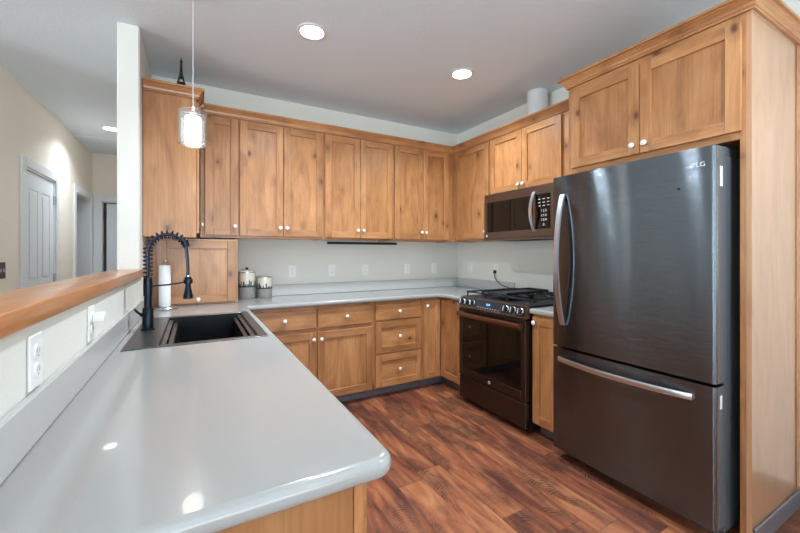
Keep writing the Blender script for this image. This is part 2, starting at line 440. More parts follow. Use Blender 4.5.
# ================================================================== ROOM
XW, YB, HX = 2.76, 3.54, -1.28          # right wall, back wall, hallway wall
LX, BY, HEND = -6.0, -3.5, 6.7          # living-room wall, rear wall, hallway end
PX0, PX1 = -0.42, -0.305                # half wall / column
def wall(name, x0, x1, y0, y1, mat='wall', z0=0, z1=CEIL, holes=None, axis='x'):
    """box wall; holes list of (a0,a1,z0,z1) along axis"""
    b = B(mat)
    if not holes: b.box(x0, x1, y0, y1, z0, z1)
    else:
        cur = (x0 if axis == 'x' else y0)
        def seg(a0, a1, c0, c1):
            if a1 - a0 < 1e-5 or c1 - c0 < 1e-5: return
            if axis == 'x': b.box(a0, a1, y0, y1, c0, c1)
            else: b.box(x0, x1, a0, a1, c0, c1)
        for a0, a1, h0, h1 in sorted(holes):
            seg(cur, a0, z0, z1); seg(a0, a1, z0, h0); seg(a0, a1, h1, z1); cur = a1
        seg(cur, (x1 if axis == 'x' else y1), z0, z1)
    return struct(b.out(name, smooth=False))

fl = B('floor'); fl.box(-6.2, 3.1, -3.7, 9.0, -0.1, 0); struct(fl.out('floor', smooth=False))
cl = B('ceiling'); cl.box(-6.2, 3.1, -3.7, 9.0, CEIL, CEIL + 0.1); struct(cl.out('ceiling', smooth=False))
wall('wall_back', PX0, 3.0, YB, YB + 0.12)
wall('wall_right', XW, XW + 0.15, BY, YB, holes=[(-2.4, -0.5, 0.2, 2.25)], axis='y')
D1 = (4.317, 5.114, 0, 2.055); D2 = (5.846, 6.579, 0, 2.055)
wall('wall_hall', HX - 0.20, HX, 3.30, HEND, 'hall', holes=[D1, D2], axis='y')
wall('wall_hall_end', HX - 0.2, 0.5, HEND, HEND + 0.12, 'hall', holes=[(-1.18, -0.42, 0, 2.055)], axis='x')
wall('wall_hall_inner', -0.42, -0.30, YB + 0.12, HEND, 'hall')
WIN_B = [(-4.5, -2.7, 0.8, 2.2), (-1.3, 1.7, 0.15, 2.3)]
WIN_L = [(-2.7, -1.1, 0.85, 2.15), (-0.4, 1.2, 0.85, 2.15)]
wall('wall_rear', LX - 0.15, 3.0, BY - 0.15, BY, 'wall', holes=WIN_B, axis='x')
wall('wall_left', LX - 0.15, LX, BY, 3.30, 'wall', holes=WIN_L, axis='y')
wall('wall_living', LX - 0.15, HX - 0.2, 3.30, 3.42, 'wall')
# column at the end of the back wall, and the half wall carrying the bar
cb = B('wall'); cb.box(PX0, PX1, 2.815, YB, 0, CEIL, bev=0.008); struct(cb.out('wall_column'))
hw = B('wall'); hw.box(PX0, PX1, 0.62, 2.815, 0, 1.163); struct(hw.out('wall_half', smooth=False))
# rooms beyond the hallway openings
sd = B('hall'); sd.box(-3.2, -3.1, 5.2, 8.2, 0, CEIL); sd.box(-3.2, HX - .2, 5.1, 5.2, 0, CEIL); sd.box(-3.2, HX + 0.5, 8.2, 8.3, 0, CEIL); sd.box(-0.9, -0.8, 6.82, 8.2, 0, CEIL)
struct(sd.out('wall_side_room', smooth=False))

def window(n, axis, a0, a1, z0, z1, pos, inner, nx=2, nz=2):
    """frame + panes standing in an opening"""
    f = B('trim'); t = 0.05; d0, d1 = (pos, pos + 0.06)
    def bx(b, u0, u1, w0, w1, e0=d0, e1=d1):
        if axis == 'x': b.box(u0, u1, e0, e1, w0, w1)
        else: b.box(e0, e1, u0, u1, w0, w1)
    bx(f, a0, a0 + t, z0, z1); bx(f, a1 - t, a1, z0, z1); bx(f, a0, a1, z0, z0 + t); bx(f, a0, a1, z1 - t, z1)
    for i in range(1, nx): c = a0 + (a1 - a0) * i / nx; bx(f, c - 0.02, c + 0.02, z0, z1)
    for i in range(1, nz): c = z0 + (z1 - z0) * i / nz; bx(f, a0, a1, c - 0.012, c + 0.012)
    # casing on the room side
    i0, i1 = (inner, inner + 0.02) if inner > pos else (inner - 0.02, inner)
    c = 0.08
    bx(f, a0 - c, a0, z0 - c, z1 + c, i0, i1); bx(f, a1, a1 + c, z0 - c, z1 + c, i0, i1)
    bx(f, a0 - c, a1 + c, z1, z1 + c, i0, i1); bx(f, a0 - c, a1 + c, z0 - c, z0, i0, i1)
    w = struct(f.out('window_%d' % n, smooth=False))
    p = B('pane'); bx(p, a0 + t, a1 - t, z0 + t, z1 - t, pos + 0.028, pos + 0.032); p.out('window_glass', w, smooth=False)
window(1, 'x', *WIN_B[1][:2], *WIN_B[1][2:], BY - 0.12, BY, 3, 2)
window(2, 'x', *WIN_B[0][:2], *WIN_B[0][2:], BY - 0.12, BY, 4, 3)
window(3, 'y', *WIN_L[1][:2], *WIN_L[1][2:], LX - 0.12, LX, 4, 3)
window(5, 'y', -2.4, -0.5, 0.2, 2.25, XW + 0.06, XW, 2, 1)
window(4, 'y', *WIN_L[0][:2], *WIN_L[0][2:], LX - 0.12, LX, 4, 3)

# hallway doors
def casing(name, axis, a0, a1, top, face, out, w=0.085, depth=0.2):
    f = B('trim'); e0, e1 = sorted((face, face + out * 0.018))
    def bx(u0, u1, w0, w1, q0=e0, q1=e1, bev=0.004):
        if axis == 'y': f.box(q0, q1, u0, u1, w0, w1, bev=bev)
        else: f.box(u0, u1, q0, q1, w0, w1, bev=bev)
    bx(a0 - w, a0, 0, top + w); bx(a1, a1 + w, 0, top + w); bx(a0, a1, top, top + w)
    j0, j1 = sorted((face, face - out * depth))
    bx(a0, a0 + 0.015, 0, top, j0, j1, 0); bx(a1 - 0.015, a1, 0, top, j0, j1, 0); bx(a0, a1, top - 0.015, top, j0, j1, 0)
    return struct(f.out(name))
casing('trim_1', 'y', D1[0], D1[1], D1[3], HX, 1)
casing('trim_2', 'y', D2[0], D2[1], D2[3], HX, 1)
casing('trim_3', 'x', -1.18, -0.42, 2.055, HEND, -1, depth=0.12)
def panel_door(name, w, h, mat='door_white'):
    """six-panel door, local: x width, front -y, z up"""
    b = B(mat); t = 0.018
    b.box(0, w, 0.006, 0.035, 0, h)
    st = 0.11; rows = [(0.20, 0.86), (1.02, 1.68), (1.79, h - 0.12)] if h < 1.95 else [(0.22, 0.88), (1.06, 1.76), (1.76 + 0.0, 1.76)]
    rows = [(0.22, 0.86), (1.04, h - 0.15)]
    xs = [(st, w / 2 - 0.05), (w / 2 + 0.05, w - st)]
    # stiles and rails standing proud of the panels
    b.box(0, st, 0, 0.007, 0, h); b.box(w - st, w, 0, 0.007, 0, h); b.box(w / 2 - 0.05, w / 2 + 0.05, 0, 0.007, 0, h)
    zz = [0] + [v for r in rows for v in r] + [h]
    for i in range(0, len(zz), 2):
        for x0, x1 in xs: b.box(x0, x1, 0, 0.007, zz[i], zz[i + 1])
    for z0, z1 in rows:
        for x0, x1 in xs: b.box(x0 + 0.025, x1 - 0.025, -0.001, 0.007, z0 + 0.03, z1 - 0.03, bev=0.004)
    return b.out(name)
d1 = panel_door('door_1', 0.763, 2.025); d1.location = (HX - 0.008, D1[0] + 0.017, 0.01); d1.rotation_euler = (0, 0, PI / 2); struct(d1)
for z in (0.25, 1.0, 1.80):
    h = B('nickel'); h.box(0.752, 0.775, -0.012, -0.002, z, z + 0.09, bev=0.002); h.out('hinge', d1)
kn = B('nickel'); kn.lathe([(0, -0.07), (0.022, -0.066), (0.028, -0.05), (0.012, -0.035), (0.012, -0.012), (0.03, -0.008), (0.03, 0)], (0.06, 0, 0.92), axis='y', seg=20); kn.out('door_knob', d1)
d3 = panel_door('door_3', 0.70, 2.02); d3.location = (-1.125, HEND + 0.05, 0.01); d3.rotation_euler = (0, 0, 0.03); struct(d3)
for z in (0.25, 1.80):
    h = B('black'); h.box(-0.028, 0.002, -0.004, 0.010, z, z + 0.1, bev=0.002); h.out('hinge', d3)
dk = B('vanity', 'black'); dk.box(-1.17, -0.43, HEND + 0.10, HEND + 0.115, 0, 2.05); struct(dk.out('door_gap_shade', smooth=False))  # dark sheet behind the door paints the shade in its gap
# attic hatch trim on the hallway ceiling
ht = B('ceiling'); ht.box(-1.26, -0.6, 5.75, 6.35, CEIL - 0.012, CEIL - 0.001, bev=0.004); struct(ht.out('trim_5'))
# baseboards
def baseboard(name, x0, x1, y0, y1, mat='trim'):
    b = B(mat); b.box(x0, x1, y0, y1, 0, 0.09, bev=0.004); return struct(b.out(name))
baseboard('baseboard_hall', HX, HX + 0.014, 3.30, D1[0] - 0.087)
baseboard('baseboard_right', XW - 0.014, XW, BY, 0.655, 'grey_trim')
baseboard('baseboard_rear', LX, -1.4, BY, BY + 0.014)
baseboard('baseboard_left', LX, LX + 0.014, BY, 3.3)
baseboard('baseboard_half', PX0 - 0.014, PX0, 0.62, YB)

# ================================================================== CABINETS
KNOB_ME = None
def knob(parent, loc):
    """white ceramic knob on a brass stem, pointing to local -y"""
    global KNOB_ME
    if KNOB_ME is None:
        b = B('ceramic', 'brass')
        b.lathe([(0, -0.030), (0.008, -0.0295), (0.0145, -0.026), (0.0165, -0.021), (0.0145, -0.016), (0.009, -0.012)], axis='y', seg=20, mi=0)
        b.lathe([(0.0095, -0.013), (0.0065, -0.009), (0.007, -0.004), (0.010, 0.0)], axis='y', seg=20, mi=1)
        o = b.out('knob', parent, loc, ang=60); KNOB_ME = o.data; return o
    o = bpy.data.objects.new('knob', KNOB_ME); COL.objects.link(o); o.parent = parent; o.location = loc; return o

def front(parent, kind, x0, x1, z0, z1, kx=None, kz=None):
    """door or drawer front in cabinet coordinates (front face at y=-0.02)"""
    w, h = x1 - x0, z1 - z0
    slab = kind == 'drawer_slab'
    nm = 'door' if kind == 'door' else 'drawer'
    y0, y1 = -0.020, -0.001
    if slab:
        b = B('wood_h'); b.box(0, w, y0, y1, 0, h, bev=0.0025)
        o = b.out(nm, parent, (x0, 0, z0))
    else:
        st = 0.058
        b = B('wood_v', 'wood_h')
        b.box(0, st, y0, y1, 0, h, 0, bev=0.0018); b.box(w - st, w, y0, y1, 0, h, 0, bev=0.0018)
        b.box(st + 0.0004, w - st - 0.0004, y0, y1, 0, st, 1, bev=0.0012); b.box(st + 0.0004, w - st - 0.0004, y0, y1, h - st, h, 1, bev=0.0012)
        o = b.out(nm, parent, (x0, 0, z0))
        p = B('wood_v' if kind == 'door' else 'wood_h')
        p.box(st - 0.004, w - st + 0.004, y0 + 0.011, y1 - 0.002, st - 0.004, h - st + 0.004)
        p.out('panel', o, (0, 0, 0), smooth=False)
    if kx is not None: knob(o, (kx - x0, y0, kz - z0))
    return o

def cabinet(name, label, cat, origin, rz, w, h, d, fronts, stiles=(0.02, 0.02), rails=(0.04, 0.04), mids=(), midz=(), toe=False, group=None, open_top=False):
    """local: x 0..w, face frame front at y=0, back at y=d"""
    c = thing(name, label, cat, origin, rz, group)
    b = B('panel_v'); t = 0.016
    b.box(0.001, t, 0.02, d, 0, h); b.box(w - t, w - 0.001, 0.02, d, 0, h); b.box(t, w - t, 0.02, d, 0.006, 0.006 + t)
    b.box(t, w - t, d - 0.006, d, 0.02, h)
    if not open_top: b.box(t, w - t, 0.02, d - 0.006, h - t, h - 0.001)
    b.out('body', c, smooth=False)
    f = B('wood_v', 'wood_h')
    f.box(0, stiles[0], 0, 0.02, 0, h); f.box(w - stiles[1], w, 0, 0.02, 0, h)
    f.box(stiles[0], w - stiles[1], 0, 0.02, 0, rails[0], 1); f.box(stiles[0], w - stiles[1], 0, 0.02, h - rails[1], h, 1)
    for m in mids: f.box(m - 0.02, m + 0.02, 0, 0.02, rails[0], h - rails[1])
    for z in midz: f.box(stiles[0], w - stiles[1], 0.0005, 0.0195, z - 0.018, z + 0.018, 1)
    f.out('face_frame', c, smooth=False)
    for fr in fronts: front(c, *fr)
    return c
BRUN = 'upper cabinets along the back wall'
UZ, UH = 1.43, 0.975          # uppers: bottom 1.43, box top 2.405
DZ0, DZ1 = 0.020, 0.945       # door limits inside an upper
KZ = 0.09
# back wall uppers, left to right
cabinet('upper_cabinet', 'narrow single-door alder wall cabinet above the appliance garage', 'cabinet', (0.035, 3.22, UZ), 0, 0.272, UH, 0.315,
        [('door', 0.031, 0.266, DZ0, DZ1, 0.243, KZ)], (0.03, 0.01), group=BRUN)
cabinet('upper_cabinet', 'double-door alder wall cabinet directly above the two canisters and nearest the pendant', 'cabinet', (0.308, 3.22, UZ), 0, 0.698, UH, 0.315,
        [('door', 0.006, 0.344, DZ0, DZ1, 0.318, KZ), ('door', 0.348, 0.686, DZ0, DZ1, 0.374, KZ)], group=BRUN)
cabinet('upper_cabinet', 'double-door alder wall cabinet above the black wall bar', 'cabinet', (1.007, 3.22, UZ), 0, 0.706, UH, 0.315,
        [('door', 0.012, 0.348, DZ0, DZ1, 0.322, KZ), ('door', 0.352, 0.692, DZ0, DZ1, 0.378, KZ)], group=BRUN)
cabinet('upper_cabinet', 'double-door alder wall cabinet at the right end of the back wall, by the corner', 'cabinet', (1.714, 3.22, UZ), 0, 0.744, UH, 0.315,
        [('door', 0.012, 0.342, DZ0, DZ1, 0.318, KZ), ('door', 0.346, 0.668, DZ0, DZ1, 0.370, KZ)], (0.02, 0.07), group=BRUN)
# right wall uppers (front faces -x)
RZ = -PI / 2
cabinet('upper_cabinet', 'single-door alder wall cabinet on the right wall between the corner and the microwave', 'cabinet', (2.46, 3.219, UZ), RZ, 0.574, UH, 0.295,
        [('door', 0.045, 0.562, DZ0, DZ1, 0.535, KZ)], (0.05, 0.02))
cabinet('upper_cabinet', 'short double-door alder wall cabinet directly above the microwave', 'cabinet', (2.46, 2.644, 1.845), RZ, 0.85, 0.560, 0.295,
        [('door', 0.010, 0.395, 0.012, 0.530, 0.370, 0.055), ('door', 0.399, 0.788, 0.012, 0.530, 0.424, 0.055)], (0.02, 0.09))
fp = B('panel_v'); fp.box(2.472, 2.490, 1.582, 1.792, 1.43, 2.385); tag(fp.out('filler_panel', smooth=False), 'narrow alder filler panel between the microwave and the refrigerator cabinet', 'panel')
# left wall cabinet whose plain side faces the camera (front faces +x)
lc = thing('upper_cabinet', 'alder wall cabinet on the left whose plain wide side panel faces the sink', 'cabinet', (0.006, 2.950, 1.42), PI / 2)
b = B('wood_v'); b.box(0, 0.016, 0.02, 0.308, 0, 0.985, bev=0.001); b.box(0.25, 0.266, 0.02, 0.308, 0, 0.985); b.box(0.016, 0.25, 0.02, 0.308, 0, 0.018); b.box(0.016, 0.25, 0.02, 0.308, 0.965, 0.985); b.out('body', lc, smooth=False)
f = B('wood_v', 'wood_h'); f.box(0, 0.03, 0, 0.02, 0, 0.985); f.box(0.236, 0.266, 0, 0.02, 0, 0.985); f.box(0.03, 0.236, 0, 0.02, 0, 0.04, 1); f.box(0.03, 0.236, 0, 0.02, 0.945, 0.985, 1); f.out('face_frame', lc, smooth=False)
front(lc, 'door', 0.012, 0.244, 0.03, 0.955, 0.17, 0.10)

CROWN = [(0, 0), (0.012, 0), (0.012, 0.011), (0.017, 0.013), (0.021, 0.026), (0.033, 0.041), (0.039, 0.045), (0.039, 0.051), (0.050, 0.052), (0.050, 0.066), (0, 0.066)]
c = B('wood_h', 'wood_y'); c.path_profile([(-0.300, 2.948), (0.007, 2.948), (0.007, 3.1685)], CROWN, 2.386)
c.box(-0.300, 0.006, 2.949, 3.213, 2.406, 2.45)
tag(c.out('crown_molding', smooth=False), 'short crown molding wrapping the top of the left cabinet under the dark tower figurine', 'molding')
c = B('wood_h', 'wood_y'); c.path_profile([(0.0575, 3.219), (2.459, 3.219), (2.459, 1.581)], CROWN, 2.386)
c.box(0.036, 2.50, 3.235, 3.535, 2.406, 2.44); c.box(2.4605, 2.755, 1.585, 2.14, 2.406, 2.44); c.box(2.4605, 2.755, 2.36, 3.234, 2.406, 2.44)
tag(c.out('crown_molding', smooth=False), 'long crown molding running along the back wall cabinets and turning over the microwave', 'molding')
c = B('wood_h', 'wood_y'); c.path_profile([(2.405, 1.578), (2.149, 1.578), (2.149, 0.664), (2.755, 0.664)], CROWN, 2.386)
tag(c.out('crown_molding', smooth=False), 'crown molding wrapping the tall refrigerator cabinet', 'molding')

# fridge surround
fc = thing('refrigerator_cabinet', 'tall alder cabinet surround with two doors above the refrigerator and a full-height end panel', 'cabinet', (2.15, 1.577, 0), RZ)
b = B('end_wood_glare'); b.box(0.893, 0.912, 0.0, 0.60, 0, 2.385); b.out('end_panel', fc, smooth=False)
b = B('wood_v'); b.box(0.913, 0.917, 0.553, 0.60, 0.09, 2.385); b.box(0.872, 0.8925, 0.0, 0.02, 0.0, 2.385); b.out('end_stile', fc, smooth=False)
b = B('panel_v'); b.box(0.0, 0.016, 0.02, 0.60, 1.825, 2.40); b.box(0.017, 0.892, 0.021, 0.60, 1.825, 1.843); b.box(0.017, 0.892, 0.021, 0.60, 2.40, 2.415); b.box(0.017, 0.892, 0.59, 0.60, 1.845, 2.40); b.out('body', fc, smooth=False)
f = B('wood_v', 'wood_h'); f.box(0.0, 0.04, 0, 0.019, 1.825, 2.385); f.box(0.84, 0.8715, 0, 0.019, 1.825, 2.385); f.box(0.04, 0.84, 0, 0.019, 1.825, 1.87, 1); f.box(0.04, 0.84, 0, 0.019, 2.33, 2.385, 1); f.out('face_frame', fc, smooth=False)
front(fc, 'door', 0.030, 0.447, 1.858, 2.352, 0.418, 1.905)
front(fc, 'door', 0.451, 0.881, 1.858, 2.352, 0.482, 1.905)
struct(baseboard('baseboard_cabinet', 2.16, 2.75, 0.652, 0.663, 'grey_trim'))

# appliance garage below
gc = thing('appliance_garage', 'alder appliance garage with one wide framed door standing on the counter corner', 'cabinet', (-0.302, 3.22, 0.915), 0)
b = B('panel_v'); b.box(0.0, 0.016, 0.02, 0.30, 0, 0.50); b.box(0.585, 0.602, 0.02, 0.30, 0, 0.50); b.box(0.016, 0.585, 0.02, 0.30, 0.48, 0.50); b.box(0.016, 0.585, 0.294, 0.30, 0, 0.48); b.out('body', gc, smooth=False)
f = B('wood_v', 'wood_h'); f.box(0.0, 0.07, 0, 0.02, 0, 0.503); f.box(0.57, 0.602, 0, 0.02, 0, 0.503); f.box(0.07, 0.57, 0, 0.02, 0.46, 0.503, 1); f.box(0.07, 0.57, 0, 0.02, 0, 0.03, 1); f.out('face_frame', gc, smooth=False)
front(gc, 'door', 0.060, 0.582, 0.014, 0.488, 0.322, 0.042)

# base cabinets on the back wall
BZ, BH, BD = 0.085, 0.787, 0.535
cabinet('base_cabinet', 'alder base cabinet with drawer over door, half hidden behind the peninsula corner', 'cabinet', (0.345, 3.0, BZ), 0, 0.533, BH, BD,
        [('drawer_slab', 0.010, 0.525, 0.605, 0.762, 0.271, 0.685), ('door', 0.010, 0.525, 0.015, 0.572, 0.502, 0.515)], midz=(0.59,), group='base cabinets under the back counter', open_top=True)
cabinet('base_cabinet', 'alder base cabinet with one slab drawer above one wide door', 'cabinet', (0.879, 3.0, BZ), 0, 0.520, BH, BD,
        [('drawer_slab', 0.006, 0.500, 0.605, 0.762, 0.256, 0.685), ('door', 0.006, 0.500, 0.015, 0.572, 0.032, 0.515)], midz=(0.59,), group='base cabinets under the back counter', open_top=True)
cabinet('base_cabinet', 'alder base cabinet with a stack of three drawers', 'cabinet', (1.400, 3.0, BZ), 0, 0.508, BH, BD,
        [('drawer_slab', 0.012, 0.492, 0.618, 0.762, 0.250, 0.690), ('drawer', 0.012, 0.492, 0.318, 0.604, 0.250, 0.462), ('drawer', 0.012, 0.492, 0.015, 0.304, 0.250, 0.160)], midz=(0.611, 0.311), group='base cabinets under the back counter', open_top=True)
# corner unit, two narrow doors meeting at the inside corner
cc = thing('corner_base_cabinet', 'alder corner base cabinet with two narrow doors meeting left of the range', 'cabinet', (1.909, 3.0, BZ), 0)
f = B('wood_v', 'wood_h')
f.box(0, 0.014, 0, 0.02, 0, BH); f.box(0.014, 0.231, 0, 0.02, 0, 0.03, 1); f.box(0.014, 0.231, 0, 0.02, BH - 0.03, BH, 1)
f.box(0.231, 0.251, -0.385, -0.365, 0, BH); f.box(0.231, 0.251, -0.365, 0.02, 0, 0.03, 1); f.box(0.231, 0.251, -0.365, 0.02, BH - 0.03, BH, 1); f.out('face_frame', cc, smooth=False)
b = B('panel_v'); b.box(0.001, 0.016, 0.02, 0.535, 0, BH); b.box(0.02, 0.84, 0.52, 0.535, 0, BH); b.box(0.251, 0.84, -0.385, -0.37, 0, BH); b.box(0.016, 0.84, 0.02, 0.52, 0, 0.016); b.box(0.251, 0.84, -0.37, 0.02, 0, 0.016); b.out('body', cc, smooth=False)
front(cc, 'door', 0.012, 0.207, 0.015, 0.772, 0.044, 0.715)
o = front(cc, 'door', 0.0, 0.315, 0.015, 0.772)
o.location = (0.231, -0.022, 0.015); o.rotation_euler = (0, 0, RZ)
# right of the range
cabinet('base_cabinet', 'narrow alder base cabinet squeezed between the range and the refrigerator', 'cabinet', (2.13, 1.848, BZ), RZ, 0.246, BH, 0.60,
        [('door', 0.006, 0.215, 0.015, 0.772, 0.032, 0.730)], (0.012, 0.03), open_top=True)
# peninsula cabinets (front faces +x) with the end panel that faces the camera
PG = 'peninsula base cabinets facing the range'
pz = thing('peninsula_cabinet', 'alder cabinet forming the near end of the peninsula with a plain end panel', 'cabinet', (0.29, 0.665, 0), PI / 2, PG)
b = B('panel_v'); b.box(0.004, 0.020, 0.022, 0.590, 0.0, 0.872); b.out('end_panel', pz, smooth=False)
b = B('wood_v'); b.box(0.0, 0.022, 0.0, 0.021, 0, 0.872, bev=0.0015); b.out('end_stile', pz)
b = B('panel_v'); b.box(0.73, 0.746, 0.02, 0.59, 0.085, 0.872); b.box(0.021, 0.73, 0.02, 0.59, 0.085, 0.10); b.box(0.021, 0.73, 0.58, 0.59, 0.10, 0.872); b.out('body', pz, smooth=False)
f = B('wood_v', 'wood_h'); f.box(0.022, 0.05, 0, 0.02, 0.085, 0.872); f.box(0.716, 0.746, 0, 0.02, 0.085, 0.872); f.box(0.05, 0.716, 0, 0.02, 0.085, 0.115, 1); f.box(0.05, 0.716, 0, 0.02, 0.84, 0.872, 1); f.box(0.05, 0.716, 0, 0.02, 0.66, 0.69, 1); f.out('face_frame', pz, smooth=False)
front(pz, 'drawer_slab', 0.03, 0.737, 0.69, 0.848, 0.385, 0.77)
front(pz, 'door', 0.03, 0.381, 0.10, 0.660, 0.355, 0.60); front(pz, 'door', 0.385, 0.737, 0.10, 0.660, 0.411, 0.60)
cabinet('peninsula_cabinet', 'alder sink base cabinet under the dark sink', 'cabinet', (0.29, 1.412, BZ), PI / 2, 1.28, BH, 0.59,
        [('door', 0.03, 0.636, 0.015, 0.765, 0.610, 0.70), ('door', 0.640, 1.25, 0.015, 0.765, 0.666, 0.70)], group=PG, open_top=True)

# toe-kick trim (grey) along the base cabinets
t = B('grey_trim')
TP = [(0.0, 0.0), (0.016, 0.0), (0.016, 0.035), (0.010, 0.045), (0.010, 0.075), (0.0, 0.083)]
t.path_profile([(0.35, 3.090), (2.215, 3.090), (2.215, 2.62)], TP, 0.0); t.out('trim_6')['kind'] = 'structure'
t = B('grey_trim'); t.path_profile([(2.215, 1.846), (2.215, 1.60)], TP, 0.0); t.out('trim_7')['kind'] = 'structure'
t = B('grey_trim'); t.box(0.24, 0.262, 0.69, 3.0, 0, 0.084); t.out('trim_8')['kind'] = 'structure'

# ================================================================== COUNTERTOPS
def arc(cx, cy, r, a0, a1, n=8):
    return [(cx + r * math.cos(math.radians(a0 + (a1 - a0) * i / n)), cy + r * math.sin(math.radians(a0 + (a1 - a0) * i / n))) for i in range(n + 1)]
def slab(name, outline, hole=None, z0=0.874, z1=0.914, bev=0.017, mat='counter'):
    cu = bpy.data.curves.new(name, 'CURVE'); cu.dimensions = '2D'; cu.fill_mode = 'BOTH'
    for pts in ([outline] + ([hole] if hole else [])):
        sp = cu.splines.new('POLY'); sp.points.add(len(pts) - 1); sp.use_cyclic_u = True
        for p, q in zip(sp.points, pts): p.co = (q[0], q[1], 0, 1)
    cu.extrude = (z1 - z0) / 2 - bev; cu.bevel_depth = bev; cu.bevel_resolution = 4; cu.offset = -bev
    t = bpy.data.objects.new(name, cu); COL.objects.link(t)
    me = bpy.data.meshes.new_from_object(t.evaluated_get(bpy.context.evaluated_depsgraph_get()))
    bpy.data.objects.remove(t, do_unlink=True)
    me.transform(Matrix.Translation((0, 0, (z0 + z1) / 2)))
    me.materials.clear(); me.materials.append(M[mat]); me.shade_smooth(); me.set_sharp_from_angle(angle=math.radians(40))
    o = bpy.data.objects.new(name, me); COL.objects.link(o); return o
SX0, SX1, SY0, SY1 = -0.262, 0.306, 1.835, 2.668      # sink rim
out = [(-0.303, 0.629)] + arc(0.347 - 0.042, 0.629 + 0.042, 0.042, -90, 0) + [(0.344, 2.0), (0.34, 2.915), (0.348, 2.942), (0.372, 2.95), (2.055, 2.95), (2.082, 2.942), (2.09, 2.915), (2.09, 2.618), (2.757, 2.618), (2.757, 3.538), (-0.303, 3.538)]
m_ = 0.022
hole = [(SX0 + m_, SY0 + m_), (SX0 + m_, SY1 - m_), (SX1 - m_, SY1 - m_), (SX1 - m_, SY0 + m_)]
ct = slab('countertop', out, hole); tag(ct, 'white U-shaped countertop wrapping from the peninsula past the sink to the range', 'countertop')
b = B('splash')
b.box(-0.304, -0.288, 0.64, 3.20, 0.9145, 1.016, bev=0.003); b.box(0.305, 2.738, 3.520, 3.5385, 0.9145, 1.016, bev=0.003); b.box(2.740, 2.758, 2.62, 3.5385, 0.9145, 1.016, bev=0.003)
o = b.out('backsplash', ct); 
ct2 = slab('countertop', [(2.09, 1.598), (2.757, 1.598), (2.757, 1.852), (2.09, 1.852)], bev=0.015)
tag(ct2, 'small white countertop piece between the range and the refrigerator', 'countertop')
b = B('splash'); b.box(2.740, 2.758, 1.600, 1.85, 0.9145, 1.016, bev=0.003); b.out('backsplash', ct2)

# bar top on the half wall
b = B('bar_wood'); b.box(-0.443, -0.283, 0.60, 2.813, 1.164, 1.208, bev=0.005, seg=3); b.box(-0.303, -0.283, 2.813, 2.90, 1.164, 1.208, bev=0.003)
tag(b.out('bar_top'), 'honey wooden bar ledge capping the low half wall behind the sink', 'bar top')

# ================================================================== SINK, FAUCET
sk = thing('sink', 'dark gunmetal drop-in workstation sink with stepped ledges set in the white peninsula', 'sink', (0, 0, 0.9145))
BX0, BX1, BY0, BY1 = -0.135, 0.262, 1.872, 2.630
b = B('gun'); z1 = 0.004
b.box(SX0, BX0 - 0.002, SY0, SY1, 0, z1, bev=0.0015); b.box(BX1 + 0.002, SX1, SY0, SY1, 0, z1, bev=0.0015)
b.box(BX0 - 0.002, BX1 + 0.002, SY0, BY0 - 0.002, 0, z1, bev=0.0015); b.box(BX0 - 0.002, BX1 + 0.002, BY1 + 0.002, SY1, 0, z1, bev=0.0015)
b.out('rim', sk)
b = B('basin'); t = 0.002; dz = -0.24
b.box(BX0 - t, BX0, BY0, BY1, -0.028, 0.001); b.box(BX1, BX1 + t, BY0, BY1, -0.028, 0.001)
b.box(BX0 + 0.045, BX0 + 0.045 + t, BY0, BY1, dz, -0.028); b.box(BX1 - 0.045, BX1 - 0.045 + t, BY0, BY1, dz, -0.028)
b.box(BX0, BX1, BY0 - t, BY0, dz, 0.001); b.box(BX0, BX1, BY1, BY1 + t, dz, 0.001); b.box(BX0 + 0.045, BX1 - 0.045, BY0, BY1, dz - t, dz)
b.out('basin', sk, smooth=False)
for x0, x1 in ((BX0, BX0 + 0.045), (BX1 - 0.045, BX1)):
    for k in range(2):
        g = B('gun'); a = x0 + 0.0225 * k; zz = (-0.010 - 0.018 * k) if x0 == BX0 else (-0.028 + 0.018 * k)
        g.box(a, a + 0.022, BY0 + 0.0005, BY1 - 0.0005, zz - 0.003, zz, bev=0.001); g.out('ledge', sk)
b = B('nickel', 'black'); b.lathe([(0.0, 0.002), (0.022, 0.002), (0.03, 0.004), (0.045, 0.001)], (0.06, 2.25, dz), seg=28); b.out('drain', sk)

fa = thing('faucet', 'tall blue-black spring pull-down faucet at the back of the sink', 'faucet', (-0.211, 2.27, 0.919))
b = B('faucet'); b.lathe([(0, 0.0), (0.031, 0.0), (0.031, 0.006), (0.025, 0.010), (0.0245, 0.105), (0.021, 0.112), (0, 0.112)], seg=28); b.out('base', fa)
b = B('faucet'); b.lathe([(0, 0.112), (0.0175, 0.112), (0.0175, 0.170), (0.0205, 0.173), (0.0205, 0.235), (0.019, 0.265), (0.0, 0.268)], seg=28); b.out('column', fa)
def gooseneck(t):
    """centre line of the spring hose, t 0..1"""
    R_ = 0.088; zc = 0.400
    L1 = zc - 0.265; L2 = PI * R_ * (150 / 180)
    s_ = t * (L1 + L2)
    if s_ < L1: return Vector((0, 0, 0.265 + s_))
    a = (s_ - L1) / R_
    return Vector((R_ - R_ * math.cos(a), 0, zc + R_ * math.sin(a)))
b = B('faucet'); b.tube([gooseneck(i / 30) for i in range(31)], 0.0075, up=(0, 1, 0)); b.out('hose', fa)
turns = 18; pts = []
for i in range(turns * 14 + 1):
    t = i / (turns * 14); p = gooseneck(t); d = (gooseneck(min(t + 0.004, 1)) - gooseneck(max(t - 0.004, 0))).normalized()
    n = Vector((0, 1, 0)); s_ = d.cross(n).normalized(); a = 2 * PI * turns * t
    pts.append(p + (n * math.cos(a) + s_ * math.sin(a)) * 0.0205)
b = B('faucet'); b.tube(pts, 0.0029, seg=6, up=(0, 1, 0.01)); b.out('spring', fa)
